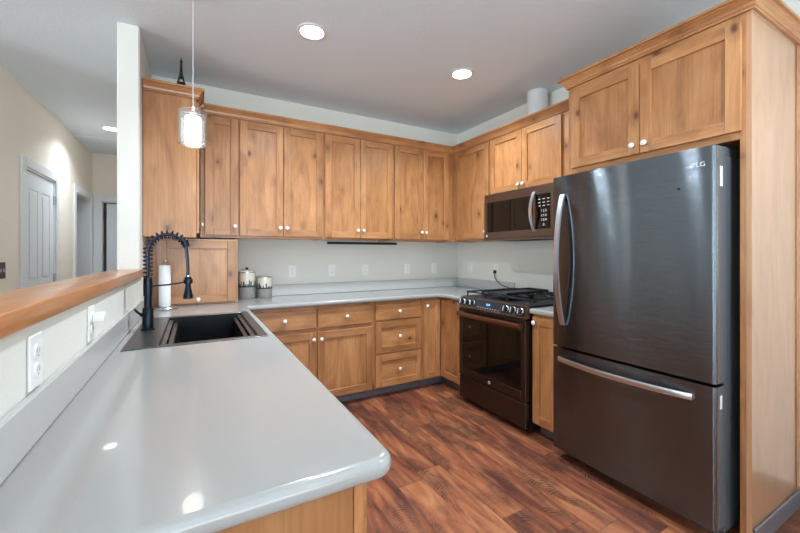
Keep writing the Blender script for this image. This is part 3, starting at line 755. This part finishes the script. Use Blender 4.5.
e = gooseneck(1)
b = B('faucet'); b.cyl(e + Vector((-0.004, 0, 0.012)), e + Vector((0.006, 0, -0.020)), 0.019, 0.017); b.out('spring_collar', fa)
b = B('faucet', 'chrome')
hp = Vector((0.178, 0, 0.268)); b.tube([e + Vector((0.003, 0, -0.015)), e.lerp(hp, 0.5) + Vector((0.004, 0, 0)), hp], 0.0080, up=(0, 1, 0)); b.cyl(hp + Vector((0, 0, 0.004)), hp + Vector((0, 0, -0.004)), 0.0095, mi=1); b.out('spray_hose', fa)
b = B('faucet'); b.lathe([(0, 0), (0.0165, 0), (0.0165, -0.03), (0.0125, -0.036), (0.0145, -0.060), (0.024, -0.105), (0.024, -0.116), (0.0, -0.118)], tuple(hp + Vector((0, 0, -0.004))), seg=24)
b.box(hp.x - 0.004, hp.x + 0.004, -0.026, -0.014, hp.z - 0.085, hp.z - 0.055, bev=0.002); b.out('spray_head', fa)
b = B('faucet'); b.tube([(0.015, 0, 0.222), (0.09, 0, 0.225), (0.155, 0, 0.235)], 0.0045, up=(0, 1, 0)); b.lathe([(0.0205, -0.012), (0.022, -0.010), (0.022, 0.010), (0.0205, 0.012)], (hp.x, 0, 0.240), seg=24); b.out('support_arm', fa)
b = B('faucet'); b.cyl((-0.012, -0.015, 0.075), (-0.026, -0.028, 0.082), 0.011, 0.009); b.tube([(-0.026, -0.028, 0.082), (-0.042, -0.036, 0.098), (-0.050, -0.042, 0.112)], 0.0055); b.out('handle', fa)

# ================================================================== REFRIGERATOR
# local frame: x across the front (0 = far/left side), front -y, placed facing -x
rf = thing('refrigerator', 'large black-stainless bottom-freezer refrigerator standing in the alder surround', 'refrigerator', (2.10, 1.592, 0), RZ)
FW = 0.850
b = B('fside'); b.box(0.004, FW - 0.004, 0.012, 0.60, 0.03, 1.758, bev=0.004); b.box(0.03, FW - 0.03, 0.02, 0.58, 0.0, 0.03); b.out('body', rf)
def curved_front(z0, z1):
    """door with a gently bowed face and rolled vertical edges"""
    b = B('fridge', 'chrome', 'fside'); n = 24; yb = 0.002
    prof = []
    for i in range(n + 1):
        s_ = i / n; x = FW * s_
        edge = min(s_, 1 - s_) * FW
        yy = -0.088 - 0.010 * (1 - (2 * s_ - 1) ** 2)
        if edge < 0.012: yy += 0.012 - math.sqrt(max(0, 0.012 ** 2 - (0.012 - edge) ** 2))
        prof.append((x, yy))
    for k in range(1, 5):
        pass
    prof2 = []
    for s_ in (0.0, 0.0015, 0.004, 0.008, 0.012): prof2.append((s_, -0.090 + 0.012 - math.sqrt(max(0, 0.012 ** 2 - (0.012 - s_) ** 2)) - 0.0006))
    core = [(FW * i / n, -0.0905 - 0.010 * (1 - (2 * i / n - 1) ** 2)) for i in range(1, n)]
    full = prof2 + core + [(FW - a, c_) for a, c_ in reversed(prof2)]
    poly = [(0, yb)] + full + [(FW, yb)]
    b.prism(poly, z0, z1, 'xy', 0)
    for f_ in b.bm.faces:
        cx = f_.calc_center_median(); nm = f_.normal
        if abs(cx.x - FW) < 1e-4 or abs(cx.x) < 1e-4: f_.material_index = 2
    b.box(FW - 0.0005, FW + 0.0012, -0.078, -0.070, z0 + 0.002, z1 - 0.002, 1)  # bright strip standing in for light caught on the rounded door edge
    return b
d = curved_front(0.727, 1.790).out('door', rf, ang=50)
bb = B('handle')
n = 28; pts = []
for i in range(n + 1):
    t = i / n; z = 0.865 + (1.672 - 0.865) * t
    pts.append((0.085, -0.104 - 0.062 * math.sin(PI * t) ** 0.75, z))
bb.sweep(pts, [(-0.006, -0.015), (0.006, -0.015), (0.009, -0.009), (0.009, 0.009), (0.006, 0.015), (-0.006, 0.015)], up=(1, 0, 0)); bb.out('handle', d)
# door badge: ring with face strokes, and the letters
badge = B('logo'); cxl, czl = 0.790, 1.712
badge.lathe([(0.0085, -0.0004), (0.0085, 0.0006), (0.0105, 0.0006), (0.0105, -0.0004), (0.0085, -0.0004)], (cxl - 0.029, -0.0948, czl), axis='y', seg=24)
badge.box(cxl - 0.0305, cxl - 0.029, -0.0957, -0.0949, czl - 0.004, czl + 0.005); badge.box(cxl - 0.0295, cxl - 0.0245, -0.0957, -0.0949, czl - 0.005, czl - 0.0035)
badge.out('badge', d)
text_mesh('lettering', 'LG', 0.030, 'logo', d, (cxl + 0.006, -0.0945, czl), (PI / 2, 0, math.radians(2)))
b = B('black'); b.box(0.704, 0.714, -0.102, -0.0975, 1.609, 1.619, bev=0.002); b.out('mark', d)
st_ = B('sticker'); st_.box(FW + 0.0002, FW + 0.0012, -0.050, -0.026, 1.610, 1.700); st_.out('label_sticker', d)
b = B('gasket'); b.box(0.012, FW - 0.012, -0.001, 0.012, 0.09, 1.76); b.out('gasket', rf)
dr = curved_front(0.075, 0.712).out('freezer_drawer', rf, ang=50)
bb = B('handle'); pts = []
for i in range(n + 1):
    t = i / n; pts.append((0.055 + (0.765 - 0.055) * t, -0.102 - 0.050 * math.sin(PI * t) ** 0.75, 0.648 + 0.0 * t))
bb.sweep(pts, [(-0.006, -0.014), (0.006, -0.014), (0.008, -0.008), (0.008, 0.008), (0.006, 0.014), (-0.006, 0.014)], up=(0, 0, 1)); bb.out('handle', dr)
st_ = B('sticker'); st_.box(FW + 0.0002, FW + 0.0012, -0.050, -0.030, 0.61, 0.67); st_.out('label_sticker', dr)
b = B('fside'); b.box(FW - 0.115, FW - 0.012, -0.06, 0.13, 1.7915, 1.806, bev=0.003) if False else b.box(FW - 0.11, FW - 0.008, 0.014, 0.16, 1.7585, 1.80, bev=0.004); b.box(FW - 0.09, FW - 0.02, -0.05, 0.014, 1.791, 1.80, bev=0.002); b.out('hinge_cover', rf)

# ================================================================== RANGE
rg = thing('range', 'bronze-stainless slide-in gas range with dark oven window', 'range', (2.10, 2.612, 0), RZ)
RWD = 0.756
b = B('black'); b.box(0.004, RWD - 0.004, 0.0, 0.64, 0.03, 0.905); b.box(0.04, RWD - 0.04, 0.03, 0.6, 0.0, 0.03); b.out('body', rg, smooth=False)
b = B('iron'); b.box(0.0, RWD, -0.012, 0.652, 0.9165, 0.929, bev=0.003); b.out('cooktop', rg)
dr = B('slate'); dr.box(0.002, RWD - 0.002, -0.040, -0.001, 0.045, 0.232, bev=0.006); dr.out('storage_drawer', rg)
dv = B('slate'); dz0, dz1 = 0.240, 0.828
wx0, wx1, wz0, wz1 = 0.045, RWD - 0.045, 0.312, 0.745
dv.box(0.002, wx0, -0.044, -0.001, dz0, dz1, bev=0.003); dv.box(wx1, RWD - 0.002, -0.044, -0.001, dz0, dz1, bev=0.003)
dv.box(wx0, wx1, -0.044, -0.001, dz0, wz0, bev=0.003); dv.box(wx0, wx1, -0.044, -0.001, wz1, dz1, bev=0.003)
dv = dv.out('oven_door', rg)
b = B('ovenglass'); b.box(wx0 - 0.002, wx1 + 0.002, -0.0415, -0.010, wz0 - 0.002, wz1 + 0.002); b.out('window', dv, smooth=False)
b = B('copper'); pts = [(0.02 + (RWD - 0.04) * i / 20, -0.082 - 0.012 * math.sin(PI * i / 20), 0.786) for i in range(21)]
b.sweep(pts, [(-0.010, -0.017), (0.006, -0.017), (0.012, -0.008), (0.012, 0.008), (0.006, 0.017), (-0.010, 0.017)], up=(0, 0, 1))
b.box(0.02, 0.05, -0.078, -0.042, 0.772, 0.800, bev=0.003); b.box(RWD - 0.05, RWD - 0.02, -0.078, -0.042, 0.772, 0.800, bev=0.003); b.out('handle', dv)
bd = B('logo', 'slate'); bd.lathe([(0, -0.002), (0.0125, -0.002), (0.0135, 0.0)], (0.385, -0.0442, 0.272), axis='y', seg=24); bd.out('badge', dv)
text_mesh('lettering', 'GE', 0.011, 'slate', dv, (0.385, -0.0470, 0.272), (PI / 2, 0, 0), 0.0004)
# tilted control panel
cp = B('copper', 'control')
cp.prism([(-0.044, 0.836), (-0.001, 0.836), (-0.001, 0.915), (-0.014, 0.929), (-0.020, 0.929)], 0.0, RWD, 'yz', 0)
cpo = cp.out('control_panel', rg)
ang = math.atan2(0.024, 0.093)
def on_panel(u, v):      # u across, v up the slope (0..0.096)
    return Vector((u, -0.044 + v * math.sin(ang), 0.836 + v * math.cos(ang)))
nrm = Vector((0, -math.cos(ang), math.sin(ang)))
def panel_quad(b, u0, u1, v0, v1, mi, h=0.0015):
    vs = []
    for hh in (0, h):
        for (u, v) in ((u0, v0), (u1, v0), (u1, v1), (u0, v1)): vs.append(b.bm.verts.new(on_panel(u, v) + nrm * hh))
    for q in ((4, 5, 6, 7), (0, 1, 5, 4), (1, 2, 6, 5), (2, 3, 7, 6), (3, 0, 4, 7), (3, 2, 1, 0)):
        f_ = b.bm.faces.new([vs[i] for i in q]); f_.material_index = mi
g = B('control'); panel_quad(g, 0.012, 0.215, 0.012, 0.086, 0); g.out('glass_panel', cpo, smooth=False)
g = B('control'); panel_quad(g, 0.225, 0.495, 0.012, 0.086, 0, 0.002); dsp = g.out('display', cpo, smooth=False)
g = B('control'); panel_quad(g, 0.505, RWD - 0.012, 0.012, 0.086, 0); g.out('glass_panel', cpo, smooth=False)
text_mesh('digits', '12:45', 0.022, 'digits', dsp, on_panel(0.36, 0.055) + nrm * 0.003, (PI / 2 - ang, 0, 0), 0.0003)
for k in range(9):
    g = B('print'); panel_quad(g, 0.245 + k * 0.028, 0.257 + k * 0.028, 0.024, 0.028, 0, 0.0025); g.out('touch_mark', dsp, smooth=False)
kr = None
for u in (0.045, 0.112, 0.178, 0.560, 0.632, 0.704):
    p = on_panel(u, 0.049) + nrm * 0.0018
    if kr is None:
        k_ = B('black', 'knobsteel')
        k_.lathe([(0.027, 0), (0.027, 0.006), (0.0235, 0.009)], mi=1, seg=28); k_.lathe([(0.0235, 0.009), (0.021, 0.028), (0.0, 0.029)], mi=0, seg=28)
        k_.box(-0.005, 0.005, -0.021, 0.021, 0.028, 0.038, 1, bev=0.002)
        kr = k_.out('knob', cpo, p); kr.rotation_euler = (PI / 2 - ang, 0, 0)
    else:
        c2 = kr.copy(); COL.objects.link(c2); c2.location = p
# burners and grates
for (bx_, by_, r_) in ((0.14, 0.16, 0.042), (0.14, 0.47, 0.034), (0.378, 0.32, 0.05), (0.615, 0.16, 0.048), (0.615, 0.47, 0.034)):
    u = B('iron', 'gun'); u.lathe([(0, 0.014), (r_, 0.014), (r_, 0.006), (r_ * 1.15, 0.006), (r_ * 1.2, 0.0)], (bx_, by_, 0.929), seg=28); u.out('burner', rg)
def grate(x0, x1, y0, y1):
    g = B('iron'); zt = 0.972; h = 0.012; w = 0.011
    for yy in (y0, y1 - w): g.box(x0, x1, yy, yy + w, zt - h, zt, bev=0.002)
    for xx in (x0, x1 - w): g.box(xx, xx + w, y0, y1, zt - h, zt, bev=0.002)
    ym = (y0 + y1) / 2; xm = (x0 + x1) / 2
    g.box(x0, x1, ym - w / 2, ym + w / 2, zt - h, zt, bev=0.002)
    for yc in ((y0 + ym) / 2, (ym + y1) / 2):
        g.box(x0, xm - 0.03, yc - w / 2, yc + w / 2, zt - h, zt + 0.002, bev=0.002); g.box(xm + 0.03, x1, yc - w / 2, yc + w / 2, zt - h, zt + 0.002, bev=0.002)
        g.box(xm - w / 2, xm + w / 2, yc + 0.03, yc + 0.078, zt - h, zt + 0.002, bev=0.002); g.box(xm - w / 2, xm + w / 2, yc - 0.078, yc - 0.03, zt - h, zt + 0.002, bev=0.002)
    for xx in (x0, x1 - w):
        for yy in (y0, ym - w / 2, y1 - w): g.box(xx, xx + w, yy, yy + w, 0.9295, zt - h, bev=0.002)
    return g.out('grate', rg)
grate(0.02, 0.253, 0.03, 0.615); grate(0.257, 0.498, 0.03, 0.615); grate(0.502, 0.736, 0.03, 0.615)
gp = B('iron'); gp.box(2.15, 2.64, 2.128, 2.365, 0.975, 0.983, bev=0.003); gp.box(2.15, 2.64, 2.128, 2.136, 0.983, 0.995, bev=0.002); gp.box(2.15, 2.64, 2.357, 2.365, 0.983, 0.995, bev=0.002); gp.box(2.632, 2.64, 2.136, 2.357, 0.983, 0.998, bev=0.002)
tag(gp.out('griddle'), 'flat black cast griddle plate lying on the middle range grate', 'griddle')

# ================================================================== MICROWAVE
mw = thing('microwave', 'bronze-stainless over-the-range microwave with curved steel handle', 'microwave', (2.375, 2.614, 1.424), RZ)
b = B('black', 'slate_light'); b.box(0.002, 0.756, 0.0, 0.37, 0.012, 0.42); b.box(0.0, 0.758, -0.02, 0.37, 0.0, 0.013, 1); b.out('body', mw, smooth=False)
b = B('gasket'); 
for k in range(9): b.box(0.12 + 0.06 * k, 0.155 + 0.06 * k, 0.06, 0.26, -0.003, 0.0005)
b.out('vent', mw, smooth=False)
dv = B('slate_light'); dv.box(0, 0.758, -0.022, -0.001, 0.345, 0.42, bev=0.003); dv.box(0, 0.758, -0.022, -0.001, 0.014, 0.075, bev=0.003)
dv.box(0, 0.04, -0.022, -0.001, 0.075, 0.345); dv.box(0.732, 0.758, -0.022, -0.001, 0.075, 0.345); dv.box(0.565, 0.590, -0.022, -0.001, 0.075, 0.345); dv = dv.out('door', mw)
b = B('ovenglass'); b.box(0.038, 0.567, -0.0195, -0.004, 0.073, 0.347); b.out('window', dv, smooth=False)
b = B('ovenglass'); b.box(0.588, 0.734, -0.0195, -0.004, 0.073, 0.347); kp = b.out('keypad', mw, smooth=False)
rows = ['1 2 3', '4 5 6', '7 8 9', '. 0 .']
for i, tx in enumerate(rows):
    text_mesh('keypad_print', tx, 0.026, 'print', kp, (0.668, -0.0200, 0.215 - 0.036 * i), (PI / 2, 0, 0), 0.0003)
for j in range(3):
    for i in range(3):
        q = B('print'); q.box(0.615 + 0.042 * i, 0.637 + 0.042 * i, -0.0202, -0.0195, 0.252 + 0.026 * j, 0.257 + 0.026 * j); q.out('key_mark', kp, smooth=False)
b = B('handle'); pts = [(0.583, -0.026 - 0.046 * math.sin(PI * i / 20) ** 0.8, 0.060 + 0.31 * i / 20) for i in range(21)]
b.sweep(pts, [(-0.005, -0.014), (0.005, -0.014), (0.008, -0.007), (0.008, 0.007), (0.005, 0.014), (-0.005, 0.014)], up=(1, 0, 0)); b.out('handle', dv)
bd = B('logo'); bd.lathe([(0, -0.002), (0.009, -0.002), (0.010, 0.0)], (0.035, -0.0225, 0.040), axis='y', seg=20); bd.out('badge', dv)

# ================================================================== SMALL THINGS
# canisters
def canister(x, y, r, h, label, lid_knob):
    c = thing('canister', label, 'canister', (x, y, 0.9148))
    b = B('canband', 'cream'); b.lathe([(0, 0.0), (r * 0.97, 0.0), (r, 0.004), (r, h * 0.46)], mi=0, seg=40); b.lathe([(r, h * 0.46), (r, h), (r * 0.9, h)], mi=1, seg=40); b.out('jar', c)
    s_ = B('scene')
    def patch(a0, a1, z0, z1):
        n_ = max(2, int((a1 - a0) / 0.1)); lo, hi = [], []
        for i in range(n_ + 1):
            a = a0 + (a1 - a0) * i / n_
            lo.append(s_.bm.verts.new(((r + 0.0008) * math.cos(a), (r + 0.0008) * math.sin(a), z0))); hi.append(s_.bm.verts.new(((r + 0.0008) * math.cos(a), (r + 0.0008) * math.sin(a), z1)))
        for i in range(n_): s_.bm.faces.new((lo[i], lo[i + 1], hi[i + 1], hi[i]))
    patch(0, 2 * PI, h * 0.45, h * 0.52)
    rr = random.Random(int(x * 1000))
    a = -PI
    while a < PI:
        w_ = rr.uniform(0.10, 0.28); hh = rr.uniform(0.04, 0.22) * h
        patch(a, a + w_, h * 0.51, h * 0.51 + hh); 
        if rr.random() < 0.5: patch(a + w_ * 0.3, a + w_ * 0.6, h * 0.51 + hh, h * 0.51 + hh + 0.008)
        a += w_ + rr.uniform(0.0, 0.22)
    s_.out('painted_scene', c, smooth=False)
    l = B('nickel', 'cream'); l.lathe([(r + 0.002, h), (r + 0.002, h + 0.007), (r - 0.004, h + 0.008)], mi=0, seg=40)
    if lid_knob: l.lathe([(r - 0.004, h + 0.008), (r * 0.6, h + 0.020), (0.012, h + 0.026), (0.0, h + 0.026)], mi=1, seg=40); 
    else: l.lathe([(r - 0.004, h + 0.008), (0.0, h + 0.009)], mi=0, seg=40)
    lo = l.out('lid', c)
    if lid_knob:
        k_ = B('tower'); k_.lathe([(0, h + 0.046), (0.010, h + 0.043), (0.012, h + 0.036), (0.006, h + 0.027)], seg=20); k_.out('lid_knob', lo)
canister(0.392, 3.435, 0.068, 0.225, 'taller cream canister with dark scenic band and knobbed lid beside the appliance garage', True)
canister(0.538, 3.435, 0.063, 0.180, 'shorter cream canister with dark scenic band and flat metal lid', False)
# paper towel
pt_ = thing('paper_towel_holder', 'round metal holder with a white paper towel roll in front of the appliance garage', 'paper towel holder', (-0.188, 3.085, 0.9148))
b = B('nickel'); b.lathe([(0, 0.0), (0.078, 0.0), (0.080, 0.006), (0.074, 0.014), (0, 0.014)], seg=40); b.out('base', pt_)
b = B('nickel'); b.cyl((0, 0, 0.014), (0, 0, 0.315), 0.006); b.lathe([(0.0, 0.352), (0.010, 0.349), (0.014, 0.338), (0.009, 0.325), (0.006, 0.318), (0.006, 0.312)], seg=20); b.out('rod', pt_)
b = B('paper'); b.lathe([(0.018, 0.016), (0.036, 0.016), (0.0365, 0.16), (0.036, 0.308), (0.018, 0.308)], seg=36); b.out('paper_roll', pt_)
# wall bar
b = B('black'); b.box(1.142, 1.922, 3.522, 3.538, 1.398, 1.422, bev=0.002); tag(b.out('wall_bar', ), 'long thin black bar mounted on the wall under the middle cabinets', 'wall bar')
# outlets
def outlet(name, label, loc, rz, group=None, sw=False):
    """plate in local xz, front -y, back at y=0"""
    o = thing(name, label, 'outlet', loc, rz, group)
    b = B('plate'); b.box(-0.036, 0.036, -0.006, -0.0003, -0.058, 0.058, bev=0.0025); b.out('cover_plate', o)
    for s_ in (-1, 1):
        b = B('plate'); b.lathe([(0, -0.0085), (0.015, -0.0085), (0.0165, -0.006)], (0, 0, 0.02 * s_), axis='y', seg=24); q = b.out('socket', o)
        g = B('slot'); g.box(-0.0075, -0.0045, -0.0092, -0.0080, 0.02 * s_ - 0.002, 0.02 * s_ + 0.008); g.box(0.0045, 0.0075, -0.0092, -0.0080, 0.02 * s_ - 0.002, 0.02 * s_ + 0.008); g.lathe([(0, -0.0092), (0.0025, -0.0092), (0.0025, -0.008)], (0, 0, 0.02 * s_ - 0.008), axis='y', seg=10); g.out('slot', q, smooth=False)
    return o
OG = 'outlets along the back wall'
for x, lb in ((0.801, 'white outlet on the back wall nearest the canisters'), (1.193, 'white outlet on the back wall below the left end of the black bar'), (1.552, 'white outlet on the back wall below the middle of the black bar'),
              (2.059, 'white outlet on the back wall just right of the black bar'), (2.422, 'white outlet on the back wall nearest the corner')):
    outlet('outlet', lb, (x, 3.5395, 1.135), 0, OG)
outlet('outlet', 'white outlet on the right wall just past the corner, nothing plugged in', (2.7595, 3.30, 1.135), RZ)
outlet('outlet', 'white outlet on the right wall behind the range with a black plug', (2.7595, 2.88, 1.135), RZ)
outlet('outlet', 'large white outlet plate on the half wall, nearest the camera', (PX1 + 0.0005, 1.075, 1.078), PI / 2)
outlet('outlet', 'white outlet plate on the half wall holding a white plug-in adapter', (PX1 + 0.0005, 1.560, 1.078), PI / 2)
b = B('plate'); b.box(PX1 + 0.0095, PX1 + 0.040, 1.548, 1.588, 1.080, 1.112, bev=0.005, seg=3); tag(b.out('plug_adapter'), 'small white plug-in adapter sticking out of the half wall outlet', 'adapter')
# power cord of the range
b = B('cordb'); b.box(2.725, 2.750, 2.865, 2.895, 1.095, 1.130, bev=0.005)
b.tube([(2.735, 2.88, 1.10), (2.730, 2.875, 1.06), (2.728, 2.84, 1.02), (2.728, 2.78, 0.985), (2.729, 2.68, 0.965), (2.730, 2.635, 0.950), (2.730, 2.622, 0.935)], 0.0045, up=(1, 0, 0)); tag(b.out('power_cord'), 'black power cord drooping from the right wall outlet behind the range', 'cord')
# duct
b = B('pipe'); b.lathe([(0.087, 2.442), (0.087, 2.728), (0.082, 2.733)], (2.640, 2.248, 0), seg=40); tag(b.out('vent_duct'), 'white round vent duct rising from the cabinets above the microwave to the ceiling', 'duct')
# hall switch
b = B('bronze'); b.box(HX + 0.0005, HX + 0.006, 3.835, 3.950, 1.115, 1.240, bev=0.002)
sw = b.out('switch_plate'); tag(sw, 'dark bronze double switch plate on the hallway wall beside the white door', 'switch plate')
for y in (3.868, 3.917):
    b = B('plate'); b.box(HX + 0.0055, HX + 0.0085, y - 0.004, y + 0.004, 1.165, 1.190, bev=0.001); b.out('toggle', sw)
# vanity seen through the open doorway
vc = thing('dresser', 'dark cabinet with a white top seen through the open hallway doorway', 'cabinet', (-2.6, 7.25, 0))
b = B('vanity'); b.box(0, 1.1, 0, 0.5, 0.02, 1.13); b.out('body', vc, smooth=False)
b = B('trim'); b.box(-0.02, 1.12, -0.02, 0.52, 1.131, 1.20, bev=0.004); b.out('top', vc)
b = B('greypaint'); b.box(-0.02, 1.12, 0.42, 0.50, 1.205, 1.55); b.out('upstand', vc, smooth=False)

# tower figurine
def tower():
    b = B('tower'); H = 0.215
    def half(z):
        t = z / H; return 0.004 + 0.026 * (1 - t) ** 2.6 if t < 0.93 else 0.0025
    zs = [0, 0.012, 0.03, 0.045, 0.06, 0.085, 0.11, 0.14, 0.17, 0.20]
    for sx in (-1, 1):
        for sy in (-1, 1):
            pts = [(sx * half(z), sy * half(z), z) for z in zs[:6]]
            b.sweep(pts, [(-0.0045, -0.0045), (0.0045, -0.0045), (0.0045, 0.0045), (-0.0045, 0.0045)], up=(1, 0.01, 0))
    for z, e_ in ((0.040, 0.006), (0.080, 0.005)):
        h_ = half(z) + e_; b.box(-h_, h_, -h_, h_, z, z + 0.006)
    rings = []
    for z in (0.083, 0.11, 0.14, 0.17, 0.195):
        h_ = half(z) + 0.0025; rings.append([b.bm.verts.new((sx * h_, sy * h_, z)) for sx, sy in ((-1, -1), (1, -1), (1, 1), (-1, 1))])
    for a_, c_ in zip(rings, rings[1:]):
        for i in range(4): j = (i + 1) % 4; b.bm.faces.new((a_[i], a_[j], c_[j], c_[i]))
    b.box(-0.008, 0.008, -0.008, 0.008, 0.193, 0.199); b.cyl((0, 0, 0.199), (0, 0, H + 0.012), 0.0035, 0.001, seg=8)
    for (x_, y_) in ((-1, -1), (1, -1), (-1, 1), (1, 1)): b.box(x_ * 0.030 - 0.006, x_ * 0.030 + 0.006, y_ * 0.030 - 0.006, y_ * 0.030 + 0.006, 0, 0.008)
    return b.out('tower_figurine', None, (-0.085, 2.985, 2.4505), ang=30)
tag(tower(), 'small dark lattice tower figurine standing on top of the left cabinet', 'figurine')

# pendant
pd = thing('pendant_light', 'lit clear glass cylinder pendant hanging on a thin cord over the sink', 'pendant light', (-0.010, 2.26, 0))
b = B('nickel'); b.lathe([(0, CEIL - 0.025), (0.055, CEIL - 0.022), (0.06, CEIL - 0.001), (0, CEIL - 0.0005)], seg=32); b.out('canopy', pd)
b = B('pipe'); b.cyl((0, 0, 2.082), (0, 0, CEIL - 0.02), 0.0018, seg=8); b.lathe([(0.002, 2.10), (0.006, 2.09), (0.008, 2.062), (0.0, 2.06)], seg=16); b.out('cord', pd)
b = B('chrome'); b.lathe([(0.0, 2.064), (0.020, 2.063), (0.022, 2.055), (0.0, 2.052)], seg=24)
for a in range(4): b.cyl((0.015 * math.cos(a * PI / 2), 0.015 * math.sin(a * PI / 2), 2.058), (0.066 * math.cos(a * PI / 2), 0.066 * math.sin(a * PI / 2), 2.058), 0.0022, seg=8)
b.out('bracket', pd)
b = B('glass'); b.lathe([(0.068, 1.890), (0.068, 2.066), (0.065, 2.066), (0.065, 1.890), (0.068, 1.890)], seg=40); b.out('glass_shade', pd)
cr = None
b = B('shade'); b.lathe([(0.0, 1.908), (0.036, 1.911), (0.041, 1.918), (0.041, 2.030), (0.036, 2.037), (0.0, 2.04)], seg=32); b.out('inner_shade', pd)
b = B('glass')
for zz in range(7):
    for k in range(18):
        a = 2 * PI * (k + 0.5 * (zz % 2)) / 18
        b.cyl((0.0525 * math.cos(a), 0.0525 * math.sin(a), 1.900 + 0.022 * zz), (0.0525 * math.cos(a), 0.0525 * math.sin(a), 1.917 + 0.022 * zz), 0.006, 0.003, seg=6)
o = b.out('crystals', pd); o['kind'] = 'stuff'
l = bpy.data.lights.new('pendant_glow', 'POINT'); l.energy = 1.0; l.shadow_soft_size = 0.05; l.color = (1, 0.95, 0.88)
lo = bpy.data.objects.new('pendant_glow', l); lo.parent = pd; lo.location = (0, 0, 1.862); COL.objects.link(lo)

# recessed ceiling lights
labels = ['recessed round ceiling light nearest the pendant', 'recessed round ceiling light nearest the range', 'recessed round ceiling light over the hallway']
first = None
for i, (x, y) in enumerate(CANS):
    lb = labels[i] if i < 3 else 'unseen recessed round ceiling light lighting the room'
    if first is None:
        t = thing('ceiling_light', lb, 'ceiling light', (x, y, CEIL), 0, 'recessed ceiling lights')
        b = B('trim'); b.lathe([(0.072, -0.002), (0.076, -0.006), (0.092, -0.004), (0.095, -0.0004)], seg=40); b.out('trim_ring', t)
        b = B('lamp'); b.lathe([(0, -0.0012), (0.073, -0.0012)], seg=40); b.out('lens', t)
        l = bpy.data.lights.new('ceiling_light_beam', 'AREA'); l.shape = 'DISK'; l.size = 0.13; l.energy = CAN_POWER[0]; l.color = (0.78, 0.91, 1.0); l.spread = 2.3
        lo = bpy.data.objects.new('ceiling_light_beam', l); COL.objects.link(lo); lo.parent = t; lo.location = (0, 0, -0.012)
        first = t
    else:
        t = copy_tree(first); t.location = (x, y, CEIL); t['label'] = lb
        q = [c for c in t.children if c.type == 'LIGHT'][0]; q.data = q.data.copy(); q.data.energy = CAN_POWER[i]
